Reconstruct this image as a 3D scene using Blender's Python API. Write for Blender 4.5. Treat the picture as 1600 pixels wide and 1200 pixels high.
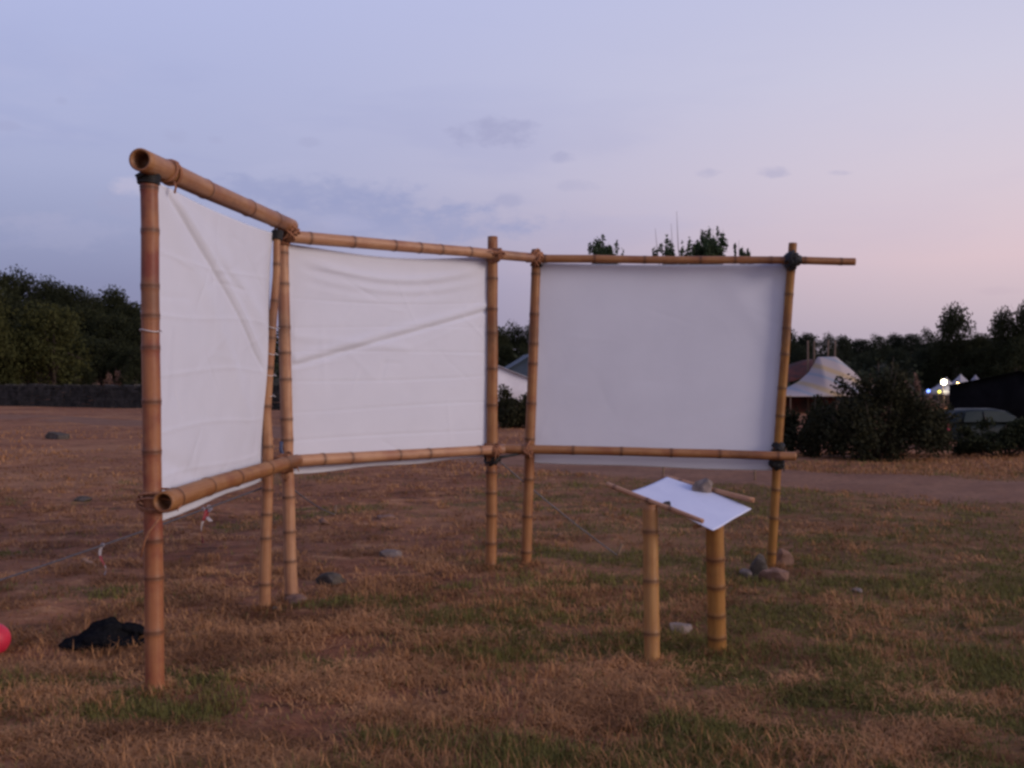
import bpy, bmesh, math, random
import numpy as np
from mathutils import Vector, Matrix, noise as mnoise

for o in list(bpy.data.objects):
    bpy.data.objects.remove(o)
scene = bpy.context.scene
COL = scene.collection
random.seed(4)
RNG = np.random.default_rng(11)
R = math.radians

# ------------------------------------------------------------------ camera
EYE = 1.5
FPX = 1555.0
cam = bpy.data.cameras.new('camera')
cam.lens = 35.0
cam.sensor_width = 36.0
cam.clip_start = 0.05
cam.clip_end = 3000
cam_o = bpy.data.objects.new('camera', cam)
COL.objects.link(cam_o)
cam_o.location = (0, 0, EYE)
cam_o.rotation_euler = (R(90), 0, 0)
scene.camera = cam_o

# ------------------------------------------------------------------ render look
scene.render.engine = 'CYCLES'
scene.view_settings.view_transform = 'Standard'
scene.view_settings.look = 'None'
scene.view_settings.exposure = 0.3
scene.view_settings.gamma = 1.0
scene.view_settings.use_curve_mapping = False
scene.cycles.max_bounces = 6
scene.cycles.diffuse_bounces = 3
scene.cycles.glossy_bounces = 2
scene.cycles.transmission_bounces = 3
scene.cycles.transparent_max_bounces = 4
scene.cycles.filter_width = 2.9          # a soft compact-camera lens
scene.cycles.use_denoising = True

# ------------------------------------------------------------------ dusk sky
SUN_DIR = Vector((0.90, -0.43, 0.0)).normalized()       # towards the after-glow, behind the camera on the right


class NT:
    """small helper for node trees"""
    def __init__(self, tree):
        self.t = tree

    def n(self, typ, **kw):
        nd = self.t.nodes.new(typ)
        for k, v in kw.items():
            setattr(nd, k, v)
        return nd

    def link(self, a, b):
        self.t.links.new(a, b)

    def put(self, sock, v):
        if hasattr(v, 'links') or isinstance(v, bpy.types.NodeSocket):
            self.t.links.new(v, sock)
        else:
            sock.default_value = v

    def math(self, op, a, b=0.0, c=None, clamp=False):
        nd = self.n('ShaderNodeMath', operation=op, use_clamp=clamp)
        self.put(nd.inputs[0], a)
        self.put(nd.inputs[1], b)
        if c is not None:
            self.put(nd.inputs[2], c)
        return nd.outputs[0]

    def maprange(self, v, a, b, c=0.0, d=1.0, smooth=True):
        nd = self.n('ShaderNodeMapRange')
        nd.interpolation_type = 'SMOOTHSTEP' if smooth else 'LINEAR'
        self.put(nd.inputs[0], v)
        for i, q in zip((1, 2, 3, 4), (a, b, c, d)):
            nd.inputs[i].default_value = q
        return nd.outputs[0]

    def ramp(self, v, stops):
        nd = self.n('ShaderNodeValToRGB')
        el = nd.color_ramp.elements
        while len(el) < len(stops):
            el.new(0.5)
        for e, (p, c) in zip(el, stops):
            e.position = p
            e.color = (c[0], c[1], c[2], 1)
        self.put(nd.inputs[0], v)
        return nd.outputs[0]

    def mix(self, f, a, b, mode='MIX'):
        nd = self.n('ShaderNodeMix', data_type='RGBA', blend_type=mode)
        self.put(nd.inputs[0], f)
        for s, v in ((nd.inputs[6], a), (nd.inputs[7], b)):
            if isinstance(v, tuple):
                v = (v[0], v[1], v[2], 1)
            self.put(s, v)
        return nd.outputs[2]

    def noise(self, vec, scale, detail=4.0, rough=0.55, dist=0.0, out=0):
        nd = self.n('ShaderNodeTexNoise')
        if vec is not None:
            self.link(vec, nd.inputs['Vector'])
        nd.inputs['Scale'].default_value = scale
        nd.inputs['Detail'].default_value = detail
        nd.inputs['Roughness'].default_value = rough
        nd.inputs['Distortion'].default_value = dist
        return nd.outputs[out]

    def mapping(self, vec, scale=(1, 1, 1), loc=(0, 0, 0), rot=(0, 0, 0)):
        nd = self.n('ShaderNodeMapping')
        self.link(vec, nd.inputs[0])
        nd.inputs['Location'].default_value = loc
        nd.inputs['Rotation'].default_value = rot
        nd.inputs['Scale'].default_value = scale
        return nd.outputs[0]


world = bpy.data.worlds.new('World')
scene.world = world
world.use_nodes = True
w = NT(world.node_tree)
world.node_tree.nodes.clear()
geo = w.n('ShaderNodeTexCoord').outputs['Generated']
sep = w.n('ShaderNodeSeparateXYZ')
w.link(geo, sep.inputs[0])
elev = w.math('ARCSINE', sep.outputs[2])
t_el = w.maprange(elev, 0.0, R(60), 0, 1, smooth=False)          # 0..60 degrees of elevation
hx = w.math('MULTIPLY', sep.outputs[0], SUN_DIR.x)
hy = w.math('MULTIPLY', sep.outputs[1], SUN_DIR.y)
toward = w.math('ADD', hx, hy)
az = w.maprange(toward, -0.81, 0.09, 0, 1)
cool = w.ramp(t_el, [(0.0, (.165, .17, .305)), (0.09, (.18, .195, .355)), (0.19, (.31, .325, .505)),
                     (0.36, (.375, .40, .625)), (0.6, (.235, .265, .50)), (1.0, (.14, .17, .37))])
warm = w.ramp(t_el, [(0.0, (.36, .31, .38)), (0.045, (.43, .36, .44)), (0.11, (.60, .45, .50)), (0.19, (.575, .49, .565)), (0.27, (.53, .50, .615)),
                     (0.36, (.47, .47, .63)), (0.6, (.28, .29, .51)), (1.0, (.15, .18, .38))])
dome = w.mix(az, cool, warm)
# thin cloud
cvec = w.mapping(geo, scale=(1.0, 1.0, 3.6))
cn = w.noise(cvec, 5.5, 5.0, 0.55, 0.3)
cmask = w.maprange(cn, 0.52, 0.72, 0, 1)
lowc = w.maprange(elev, R(3), R(9), 0, 1)
hic = w.maprange(elev, R(22), R(11), 0, 1)
cmask = w.math('MULTIPLY', w.math('MULTIPLY', cmask, lowc), hic)
dome = w.mix(w.math('MULTIPLY', cmask, w.maprange(az, 0, 1, 0.35, 0.08, False)), dome, (.41, .40, .57))
cn2 = w.noise(w.mapping(geo, scale=(1.0, 1.0, 4.2), loc=(3, 1, 0.4)), 4.2, 4.0, 0.5, 0.2)
cm2 = w.math('MULTIPLY', w.maprange(cn2, 0.5, 0.68, 0, 1), w.math('MULTIPLY', lowc, hic))
dome = w.mix(w.math('MULTIPLY', cm2, w.maprange(az, 0, 1, 0.28, 0.04, False)), dome, (.245, .26, .47))
# small separate clouds, each a ragged ellipse in azimuth / elevation
ysafe = w.math('MAXIMUM', sep.outputs[1], 0.05)
uu = w.math('DIVIDE', sep.outputs[0], ysafe)
vv = w.math('DIVIDE', sep.outputs[2], ysafe)
wob = w.noise(w.mapping(geo, scale=(1, 1, 2.0)), 34.0, 4.0, 0.62)
wob2 = w.math('SUBTRACT', wob, 0.5)


def small_cloud(px, py, rx, ry, amt, col):
    global dome
    du = w.math('DIVIDE', w.math('SUBTRACT', uu, (px - 800) / FPX), rx / FPX)
    dv = w.math('DIVIDE', w.math('SUBTRACT', vv, (600 - py) / FPX), ry / FPX)
    d = w.math('ADD', w.math('MULTIPLY', du, du), w.math('MULTIPLY', dv, dv))
    d = w.math('ADD', d, w.math('MULTIPLY', wob2, 4.2))
    m = w.maprange(d, 1.35, -0.2, 0, amt * .8)
    m = w.math('MULTIPLY', m, w.math('GREATER_THAN', sep.outputs[1], 0.06))
    dome = w.mix(m, dome, col)


GREY = (.285, .28, .44)
for args in ((772, 208, 74, 24, .75), (880, 246, 20, 9, .5), (1208, 268, 26, 9, .5), (1108, 269, 26, 8, .4), (795, 314, 26, 12, .55),
             (905, 290, 40, 9, .3), (335, 218, 18, 9, .35), (485, 222, 20, 8, .35), (275, 214, 24, 14, .3), (1310, 270, 24, 5, .4),
             (10, 198, 26, 9, .35), (1560, 455, 40, 8, .4), (98, 158, 10, 7, .3), (660, 352, 200, 30, .8), (470, 300, 170, 30, .8), (560, 326, 190, 24, .7), (190, 318, 40, 30, .55), (60, 345, 70, 16, .35)):
    small_cloud(*args, (.45, .35, .43) if args[1] > 400 else (.25, .265, .45) if args[2] > 100 else GREY)
small_cloud(206, 292, 34, 20, .7, (.44, .40, .53))
small_cloud(90, 360, 120, 34, .3, (.34, .33, .49))
small_cloud(530, 348, 50, 15, .35, (.40, .38, .55))
sky = w.n('ShaderNodeTexSky', sky_type='NISHITA')
sky.sun_disc = False
sky.sun_elevation = R(1.0)
sky.sun_rotation = math.atan2(SUN_DIR.x, SUN_DIR.y)
sky.ozone_density = 2.0
bg1 = w.n('ShaderNodeBackground')
w.link(dome, bg1.inputs[0])
bg1.inputs[1].default_value = 0.93
bg2 = w.n('ShaderNodeBackground')
w.link(sky.outputs[0], bg2.inputs[0])
bg2.inputs[1].default_value = 0.05
add = w.n('ShaderNodeAddShader')
w.link(bg1.outputs[0], add.inputs[0])
w.link(bg2.outputs[0], add.inputs[1])
wo = w.n('ShaderNodeOutputWorld')
w.link(add.outputs[0], wo.inputs[0])

# after-glow of the set sun: one very soft, warm lamp from behind the camera on the right
sun = bpy.data.lights.new('sun', 'SUN')
sun.energy = 1.3
sun.angle = R(22)
sun.color = (1.0, 0.83, 0.74)
sun_o = bpy.data.objects.new('sun', sun)
COL.objects.link(sun_o)
sd = Vector((SUN_DIR.x, SUN_DIR.y, math.tan(R(16)))).normalized()
sun_o.rotation_euler = (-sd).to_track_quat('-Z', 'Y').to_euler()


# ------------------------------------------------------------------ helpers
def P(px, py, y):
    """a point seen at that place of the photograph, y metres away"""
    return Vector(((px - 800) / FPX * y, y, EYE - (py - 600) / FPX * y))


def ss(a, b, x):
    t = np.clip((np.asarray(x, float) - a) / (b - a), 0, 1)
    return t * t * (3 - 2 * t)


def _hash(ix, iy, seed):
    h = (ix.astype(np.int64) * 374761393 + iy.astype(np.int64) * 668265263 + seed * 1442695041) & 0xFFFFFFFF
    h = ((h ^ (h >> 13)) * 1274126177) & 0xFFFFFFFF
    h = (h ^ (h >> 16)) & 0xFFFFFFFF
    return h / 4294967295.0


def vnoise(x, y, seed=0):
    x = np.asarray(x, float)
    y = np.asarray(y, float)
    ix = np.floor(x)
    iy = np.floor(y)
    fx = x - ix
    fy = y - iy
    fx = fx * fx * (3 - 2 * fx)
    fy = fy * fy * (3 - 2 * fy)
    a = _hash(ix, iy, seed)
    b = _hash(ix + 1, iy, seed)
    c = _hash(ix, iy + 1, seed)
    d = _hash(ix + 1, iy + 1, seed)
    return (a * (1 - fx) + b * fx) * (1 - fy) + (c * (1 - fx) + d * fx) * fy


def fbm(x, y, seed=0, octv=4):
    s = 0
    a = 0.5
    t = 0
    for k in range(octv):
        s = s + a * vnoise(x * 2 ** k, y * 2 ** k, seed + k * 17)
        t += a
        a *= 0.5
    return s / t


FEET = ((-1.72, 4.8), (-1.66, 6.66), (-1.53, 6.9), (-.17, 8.04), (.12, 8.24), (2.11, 8.1), (.755, 5.37), (1.14, 5.53))


def hgt(x, y):
    """height of the ground"""
    x = np.asarray(x, float)
    y = np.asarray(y, float)
    near = 1 - ss(14, 30, np.hypot(x, y - 6))
    h = near * ((fbm(x * 1.1, y * 1.1, 3, 4) - 0.5) * 0.07 + (fbm(x * 7, y * 7, 9, 3) - 0.5) * 0.030)
    for fx, fy in FEET:
        h = h + .014 * np.exp(-((x - fx) ** 2 + (y - fy) ** 2) / .014)
    h = h + (1 - near) * (fbm(x * .12, y * .12, 5, 3) - 0.5) * 0.35 * ss(16, 40, y)
    h = h - 0.80 * ss(19.5, 32, y) * ss(0.5, 7, x) * (1 - ss(90, 130, y))
    h = h + 12.0 * np.exp(-((x + 82) / 44) ** 2) * ss(82, 150, y)
    h = h + (6.0 + 1.6 * np.sin(x * .03 + 1)) * ss(115, 195, y) * (1 - .85 * ss(-15, -60, x))
    h = h + 26 * np.exp(-((x - 310) / 72) ** 2) * ss(330, 560, y)
    h = h + 18 * np.exp(-((x + 300) / 200) ** 2) * ss(330, 600, y)
    return h


def h1(x, y):
    return float(hgt(np.array([x]), np.array([y]))[0])


def mesh_np(name, verts, tris=None, quads=None, smooth=False, attrs=None):
    verts = np.asarray(verts, np.float32)
    parts = []
    starts = []
    n = 0
    if quads is not None and len(quads):
        q = np.asarray(quads, np.int32)
        parts.append(q.ravel())
        starts.append(np.arange(len(q)) * 4)
        n += len(q) * 4
    if tris is not None and len(tris):
        t = np.asarray(tris, np.int32)
        parts.append(t.ravel())
        starts.append(n + np.arange(len(t)) * 3)
    loops = np.concatenate(parts).astype(np.int32)
    st = np.concatenate(starts).astype(np.int32)
    me = bpy.data.meshes.new(name)
    me.vertices.add(len(verts))
    me.vertices.foreach_set('co', verts.ravel())
    me.loops.add(len(loops))
    me.loops.foreach_set('vertex_index', loops)
    me.polygons.add(len(st))
    me.polygons.foreach_set('loop_start', st)
    me.update(calc_edges=True)
    me.polygons.foreach_set('use_smooth', np.full(len(st), bool(smooth)))
    for k, v in (attrs or {}).items():
        at = me.attributes.new(k, 'FLOAT', 'POINT')
        at.data.foreach_set('value', np.asarray(v, np.float32).ravel())
    me.validate()
    return me


def link(name, me, mat=None, parent=None, loc=None):
    o = bpy.data.objects.new(name, me)
    COL.objects.link(o)
    if me is not None and mat is not None:
        me.materials.clear()
        me.materials.append(mat)
    if parent is not None:
        o.parent = parent
    if loc is not None:
        o.location = loc
    return o


def tag(o, label=None, cat=None, group=None, kind=None):
    if label:
        o['label'] = label
    if cat:
        o['category'] = cat
    if group:
        o['group'] = group
    if kind:
        o['kind'] = kind
    return o


def thing(name, label, cat, loc=(0, 0, 0), rz=0.0, group=None):
    o = bpy.data.objects.new(name, None)
    COL.objects.link(o)
    o.empty_display_size = 0.1
    o.location = loc
    o.rotation_euler = (0, 0, rz)
    return tag(o, label, cat, group)


def copy_tree(o, parent=None):
    c = o.copy()
    COL.objects.link(c)
    c.parent = parent
    for ch in list(o.children):
        copy_tree(ch, c)
    return c


def frames(pts):
    """parallel-transport frames along a polyline"""
    pts = [Vector(p) for p in pts]
    out = []
    prev = None
    for i, p in enumerate(pts):
        a = pts[max(i - 1, 0)]
        b = pts[min(i + 1, len(pts) - 1)]
        t = (b - a).normalized()
        if prev is None:
            u = t.orthogonal().normalized()
        else:
            u = (prev - t * prev.dot(t)).normalized()
        prev = u
        out.append((p, u, t.cross(u)))
    return out


class MB:
    """collects verts / faces for one mesh"""
    def __init__(self):
        self.v = []
        self.f = []
        self.a = []

    def tube(self, pts, rad, n=8, caps=True, attr=None, closed=False):
        fr = frames(pts)
        if np.isscalar(rad):
            rad = [rad] * len(pts)
        b0 = len(self.v)
        m = len(pts)
        for i, (p, u, v) in enumerate(fr):
            for k in range(n):
                a = 2 * math.pi * k / n
                self.v.append(tuple(p + (u * math.cos(a) + v * math.sin(a)) * rad[i]))
                self.a.append(attr[i] if attr is not None else 0.0)
        for i in range(m if closed else m - 1):
            j = (i + 1) % m
            for k in range(n):
                k2 = (k + 1) % n
                self.f.append((b0 + i * n + k, b0 + i * n + k2, b0 + j * n + k2, b0 + j * n + k))
        if caps and not closed:
            self.f.append(tuple(b0 + k for k in reversed(range(n))))
            self.f.append(tuple(b0 + (m - 1) * n + k for k in range(n)))
        return self

    def box(self, c, s, rz=0.0, mat=None):
        b0 = len(self.v)
        M = mat or Matrix.Rotation(rz, 3, 'Z')
        for dx in (-.5, .5):
            for dy in (-.5, .5):
                for dz in (-.5, .5):
                    self.v.append(tuple(Vector(c) + M @ Vector((dx * s[0], dy * s[1], dz * s[2]))))
                    self.a.append(0.0)
        for q in ((0, 1, 3, 2), (4, 6, 7, 5), (0, 4, 5, 1), (2, 3, 7, 6), (0, 2, 6, 4), (1, 5, 7, 3)):
            self.f.append(tuple(b0 + i for i in q))
        return self

    def mesh(self, name, smooth=True, attr=None):
        me = bpy.data.meshes.new(name)
        me.from_pydata(self.v, [], self.f)
        me.update()
        if smooth:
            me.polygons.foreach_set('use_smooth', np.full(len(me.polygons), True))
        if attr:
            at = me.attributes.new(attr, 'FLOAT', 'POINT')
            at.data.foreach_set('value', np.asarray(self.a, np.float32))
        return me

    def build(self, name, mat, parent=None, smooth=True, attr=None):
        return link(name, self.mesh(name, smooth, attr), mat, parent)


# ------------------------------------------------------------------ materials
def new_mat(name):
    m = bpy.data.materials.new(name)
    m.use_nodes = True
    t = NT(m.node_tree)
    b = m.node_tree.nodes['Principled BSDF']
    return m, t, b


def bump(t, b, h, strength=0.3, dist=0.01):
    nd = t.n('ShaderNodeBump')
    nd.inputs['Strength'].default_value = strength
    nd.inputs['Distance'].default_value = dist
    t.link(h, nd.inputs['Height'])
    t.link(nd.outputs[0], b.inputs['Normal'])


def simple_mat(name, c1, c2, scale=8.0, rough=0.8, bumps=0.2, dist=0.01, spec=0.3, detail=5, stretch=(1, 1, 1)):
    m, t, b = new_mat(name)
    co = t.mapping(t.n('ShaderNodeTexCoord').outputs['Object'], scale=stretch)
    nz = t.noise(co, scale, detail, 0.6)
    f = t.maprange(nz, 0.32, 0.68)
    t.link(t.mix(f, c1, c2), b.inputs['Base Color'])
    b.inputs['Roughness'].default_value = rough
    b.inputs['Specular IOR Level'].default_value = spec
    if bumps:
        bump(t, b, t.noise(co, scale * 2.3, 6, 0.6), bumps, dist)
    return m


def attr_node(t, name):
    return t.n('ShaderNodeAttribute', attribute_name=name).outputs['Fac']


def bamboo_mat(name, base, pale, stain, stain_amt):
    m, t, b = new_mat(name)
    co = t.n('ShaderNodeTexCoord').outputs['Object']
    streak = t.noise(t.mapping(co, scale=(30, 30, 1.2)), 3.0, 4, 0.6)
    blot = t.noise(co, 4.0, 4, 0.6)
    c = t.mix(t.maprange(streak, 0.3, 0.7), base, pale)
    c = t.mix(t.math('MULTIPLY', t.maprange(blot, 0.42, 0.66), stain_amt), c, stain)
    node = attr_node(t, 'node')
    c = t.mix(t.math('MULTIPLY', node, 0.75, clamp=True), c, (.085, .036, .02))
    spk = t.noise(t.mapping(co, scale=(8, 8, 3)), 9.0, 3, 0.7)
    c = t.mix(t.maprange(spk, 0.62, 0.8, 0, .55), c, (.16, .085, .045))
    patch = t.noise(t.mapping(co, scale=(1, 1, .8)), 2.2, 5, 0.65)
    c = t.mix(t.maprange(patch, 0.48, 0.66, 0, .65), c, (.15, .066, .036))
    rnd = t.n('ShaderNodeObjectInfo').outputs['Random']
    hs = t.n('ShaderNodeHueSaturation')
    t.link(c, hs.inputs['Color'])
    t.link(t.maprange(rnd, 0, 1, .70, 1.06, False), hs.inputs['Value'])
    t.link(t.maprange(rnd, 0, 1, 1.08, .9, False), hs.inputs['Saturation'])
    c = hs.outputs[0]
    t.link(c, b.inputs['Base Color'])
    b.inputs['Roughness'].default_value = 0.5
    b.inputs['Specular IOR Level'].default_value = 0.35
    bump(t, b, streak, 0.15, 0.003)
    return m


M = {}
M['bamboo'] = bamboo_mat('bamboo', (.36, .162, .068), (.47, .242, .114), (.26, .088, .042), .65)
M['bamboo_red'] = bamboo_mat('bamboo_red', (.30, .105, .042), (.36, .150, .060), (.21, .045, .026), .95)
M['bamboo_yellow'] = bamboo_mat('bamboo_yellow', (.34, .155, .042), (.42, .215, .064), (.23, .082, .030), .65)
M['bamboo_in'] = simple_mat('bamboo_inside', (.20, .11, .055), (.11, .06, .035), 20, .9, .1)
M['fibre'] = simple_mat('fibre', (.36, .165, .085), (.22, .095, .055), 60, .85, .3, .002)
M['rubber'] = simple_mat('rubber', (.012, .012, .013), (.022, .021, .021), 40, .55, .2, .002)
M['rope'] = simple_mat('rope', (.10, .095, .105), (.17, .16, .17), 90, .9, .2, .002)
M['stone'] = simple_mat('stone', (.16, .128, .108), (.27, .215, .19), 14, .95, .5, .01, .05)
M['stone_dark'] = simple_mat('stone_dark', (.060, .050, .042), (.115, .097, .083), 12, .95, .5, .01, .05)
M['stone_pink'] = simple_mat('stone_pink', (.17, .098, .070), (.26, .16, .12), 14, .95, .5, .01, .05)
M['wood'] = simple_mat('wood', (.16, .10, .06), (.24, .15, .09), 12, .85, .3, .01)
M['bark'] = simple_mat('bark', (.05, .037, .03), (.09, .07, .055), 6, .95, .4, .03)


def cloth_mat():
    m, t, b = new_mat('sheet_cloth')
    co = t.n('ShaderNodeTexCoord').outputs['Object']
    nz = t.noise(co, 2.2, 4, 0.6)
    c = t.mix(t.maprange(nz, 0.3, 0.7), (.73, .745, .82), (.70, .715, .79))
    t.link(c, b.inputs['Base Color'])
    b.inputs['Roughness'].default_value = 0.75
    b.inputs['Specular IOR Level'].default_value = 0.2
    tr = t.n('ShaderNodeBsdfTranslucent')
    t.link(c, tr.inputs[0])
    mx = t.n('ShaderNodeMixShader')
    mx.inputs[0].default_value = 0.16
    t.link(b.outputs[0], mx.inputs[1])
    t.link(tr.outputs[0], mx.inputs[2])
    t.link(mx.outputs[0], m.node_tree.nodes['Material Output'].inputs[0])
    bump(t, b, t.noise(co, 5.0, 5, 0.6, 0.6), 0.10, 0.02)
    return m


M['cloth'] = cloth_mat()
M['paper'] = simple_mat('paper', (.62, .65, .78), (.57, .60, .74), 6, .6, .05, .004)
M['white_string'] = simple_mat('white_string', (.7, .68, .68), (.6, .58, .58), 30, .8, 0)


def leaf_mat(name, dark, light, tr=0.18):
    m, t, b = new_mat(name)
    v = attr_node(t, 'var')
    co = t.n('ShaderNodeTexCoord').outputs['Object']
    nz = t.noise(co, 1.1, 3, 0.6)
    f = t.math('ADD', t.math('MULTIPLY', v, 0.65), t.math('MULTIPLY', nz, 0.5), clamp=True)
    c = t.mix(f, dark, light)
    t.link(c, b.inputs['Base Color'])
    b.inputs['Roughness'].default_value = 0.8
    b.inputs['Specular IOR Level'].default_value = 0.05
    trn = t.n('ShaderNodeBsdfTranslucent')
    t.link(c, trn.inputs[0])
    mx = t.n('ShaderNodeMixShader')
    mx.inputs[0].default_value = tr
    t.link(b.outputs[0], mx.inputs[1])
    t.link(trn.outputs[0], mx.inputs[2])
    t.link(mx.outputs[0], m.node_tree.nodes['Material Output'].inputs[0])
    return m


M['leaf_oak'] = leaf_mat('leaf_oak', (.016, .020, .011), (.042, .046, .021))
M['leaf_olive'] = leaf_mat('leaf_olive', (.028, .033, .012), (.072, .072, .026))
M['leaf_teal'] = leaf_mat('leaf_teal', (.024, .044, .024), (.072, .100, .052))
M['leaf_bush'] = leaf_mat('leaf_bush', (.016, .018, .010), (.048, .046, .024))
M['leaf_wood'] = leaf_mat('leaf_wood', (.018, .023, .015), (.040, .046, .027))
M['leaf_dry'] = leaf_mat('leaf_dry', (.14, .082, .060), (.26, .16, .12))
M['grass_dry'] = leaf_mat('grass_dry', (.12, .050, .024), (.58, .30, .135), .12)
M['grass_green'] = leaf_mat('grass_green', (.062, .064, .018), (.25, .21, .066), .15)


def ground_mat():
    m, t, b = new_mat('dry_meadow')
    co = t.n('ShaderNodeTexCoord').outputs['Object']
    g = attr_node(t, 'green')
    n1 = t.noise(co, 0.55, 5, 0.6)
    n2 = t.noise(t.mapping(co, scale=(.75, 1.25, 1)), 3.2, 5, 0.65, .4)
    n3 = t.noise(t.mapping(co, scale=(.6, 1.3, 1)), 20.0, 4, 0.7)
    n4 = t.noise(co, 0.16, 3, 0.55)
    c = t.mix(t.maprange(n1, 0.35, 0.65), (.205, .078, .041), (.30, .130, .066))
    c = t.mix(t.maprange(n2, 0.54, 0.68, 0, .85), c, (.47, .24, .115))
    c = t.mix(t.maprange(n2, 0.48, 0.34, 0, .9), c, (.085, .038, .022))
    c = t.mix(t.maprange(n3, 0.5, 0.75, 0, .6), c, (.11, .052, .030))
    c = t.mix(t.maprange(n3, 0.42, 0.2, 0, .6), c, (.56, .30, .145))
    c = t.mix(t.maprange(n4, 0.45, 0.65, 0, .4), c, (.42, .215, .105))
    c = t.mix(t.math('MULTIPLY', g, .6), c, (.115, .088, .032))
    hf = attr_node(t, 'wooded')
    c = t.mix(hf, c, (.045, .042, .026))
    t.link(c, b.inputs['Base Color'])
    b.inputs['Roughness'].default_value = 0.95
    b.inputs['Specular IOR Level'].default_value = 0.1
    hh = t.math('ADD', n3, t.math('MULTIPLY', n2, 1.5))
    bump(t, b, hh, 0.8, 0.03)
    return m


def track_mat():
    m, t, b = new_mat('track_dirt')
    co = t.n('ShaderNodeTexCoord').outputs['Object']
    n1 = t.noise(co, 0.7, 5, 0.6)
    n2 = t.noise(co, 9.0, 5, 0.65)
    c = t.mix(t.maprange(n1, 0.35, 0.65), (.205, .100, .060), (.27, .140, .084))
    c = t.mix(t.maprange(n2, 0.45, 0.72, 0, .75), c, (.12, .060, .038))
    t.link(c, b.inputs['Base Color'])
    b.inputs['Roughness'].default_value = 0.95
    b.inputs['Specular IOR Level'].default_value = 0.1
    bump(t, b, n2, 0.6, 0.03)
    return m


# ------------------------------------------------------------------ ground
def axis(a, b, step, lo, hi, grow=1.12):
    c = list(np.arange(a, b + 1e-6, step))
    s = step
    x = c[-1]
    while x < hi:
        s *= grow
        x += s
        c.append(x)
    s = step
    x = c[0]
    pre = []
    while x > lo:
        s *= grow
        x -= s
        pre.append(x)
    return np.array(pre[::-1] + c)


def green_mask(x, y):
    bias = 0.21 * ss(-0.9, 1.6, x) + .02 - 0.10 * ss(-0.3, -1.8, x) - .05 * ss(9, 13, y)
    return ss(0.48, 0.62, fbm(x * .62 + 3.1, y * .85, 31, 4) + bias) * (.15 + .85 * ss(.42, .60, fbm(x * 2.8, y * 3.8, 37, 4)))


def build_ground():
    xs = axis(-6.5, 8.0, 0.06, -900, 900)
    ys = axis(3.2, 13.0, 0.06, -200, 1500)
    X, Y = np.meshgrid(xs, ys)
    Z = hgt(X, Y)
    v = np.stack([X, Y, Z], -1).reshape(-1, 3)
    nx, ny = len(xs), len(ys)
    i = np.arange(nx * ny).reshape(ny, nx)
    q = np.stack([i[:-1, :-1], i[:-1, 1:], i[1:, 1:], i[1:, :-1]], -1).reshape(-1, 4)
    g = np.maximum(green_mask(v[:, 0], v[:, 1]), .55 * ss(-.4, 2.2, v[:, 0])) * (1 - ss(13, 20, v[:, 1]))
    wd = np.maximum(ss(88, 120, v[:, 1]), 0)
    me = mesh_np('ground', v, quads=q, smooth=True, attrs={'green': g, 'wooded': wd})
    tag(link('ground', me, ground_mat()), 'dry brown meadow ground with patches of green', 'ground', kind='structure')


build_ground()

TRACK = [(26, 3.5), (16, 8.2), (9.5, 12.4), (5.2, 15.2), (1.5, 18.4), (-3.5, 26), (-11, 36), (-24, 46), (-45, 54), (-80, 60)]


def catmull(pts, n):
    pts = [np.array(p, float) for p in pts]
    pts = [2 * pts[0] - pts[1]] + pts + [2 * pts[-1] - pts[-2]]
    out = []
    for i in range(1, len(pts) - 2):
        for k in range(n):
            t = k / n
            p0, p1, p2, p3 = pts[i - 1:i + 3]
            out.append(.5 * ((2 * p1) + (-p0 + p2) * t + (2 * p0 - 5 * p1 + 4 * p2 - p3) * t * t + (-p0 + 3 * p1 - 3 * p2 + p3) * t ** 3))
    out.append(pts[-2])
    return np.array(out)


def build_track():
    c = catmull(TRACK, 70)
    d = np.gradient(c, axis=0)
    d /= np.linalg.norm(d, axis=1)[:, None]
    nrm = np.stack([-d[:, 1], d[:, 0]], 1)
    m = 15
    s = np.cumsum(np.r_[0, np.linalg.norm(np.diff(c, axis=0), axis=1)])
    wl = 1.65 + 0.9 * (fbm(s * .55, s * 0, 71, 5) - .5) + .35 * (fbm(s * 4, s * 0, 5, 3) - .5)
    wr = 1.65 + 0.9 * (fbm(s * .55, s * 0 + 9, 72, 5) - .5) + .35 * (fbm(s * 4, s * 0, 6, 3) - .5)
    v = []
    for k in range(m):
        a = k / (m - 1) * 2 - 1
        off = np.where(a < 0, a * wl, a * wr)
        p = c + nrm * off[:, None]
        z = hgt(p[:, 0], p[:, 1]) + 0.012 - 0.030 * (abs(a) > .99) - .02 * np.exp(-((abs(a) - .5) / .15) ** 2)*0
        v.append(np.stack([p[:, 0], p[:, 1], z], 1))
    v = np.array(v)
    i = np.arange(v.shape[0] * v.shape[1]).reshape(v.shape[:2])
    q = np.stack([i[:-1, :-1], i[:-1, 1:], i[1:, 1:], i[1:, :-1]], -1).reshape(-1, 4)[:, ::-1]
    me = mesh_np('dirt_path', v.reshape(-1, 3), quads=q, smooth=True)
    tag(link('dirt_path', me, track_mat()), 'bare brown dirt track crossing the meadow behind the screens', 'path', kind='structure')
    return c


track_pts = build_track()


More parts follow.
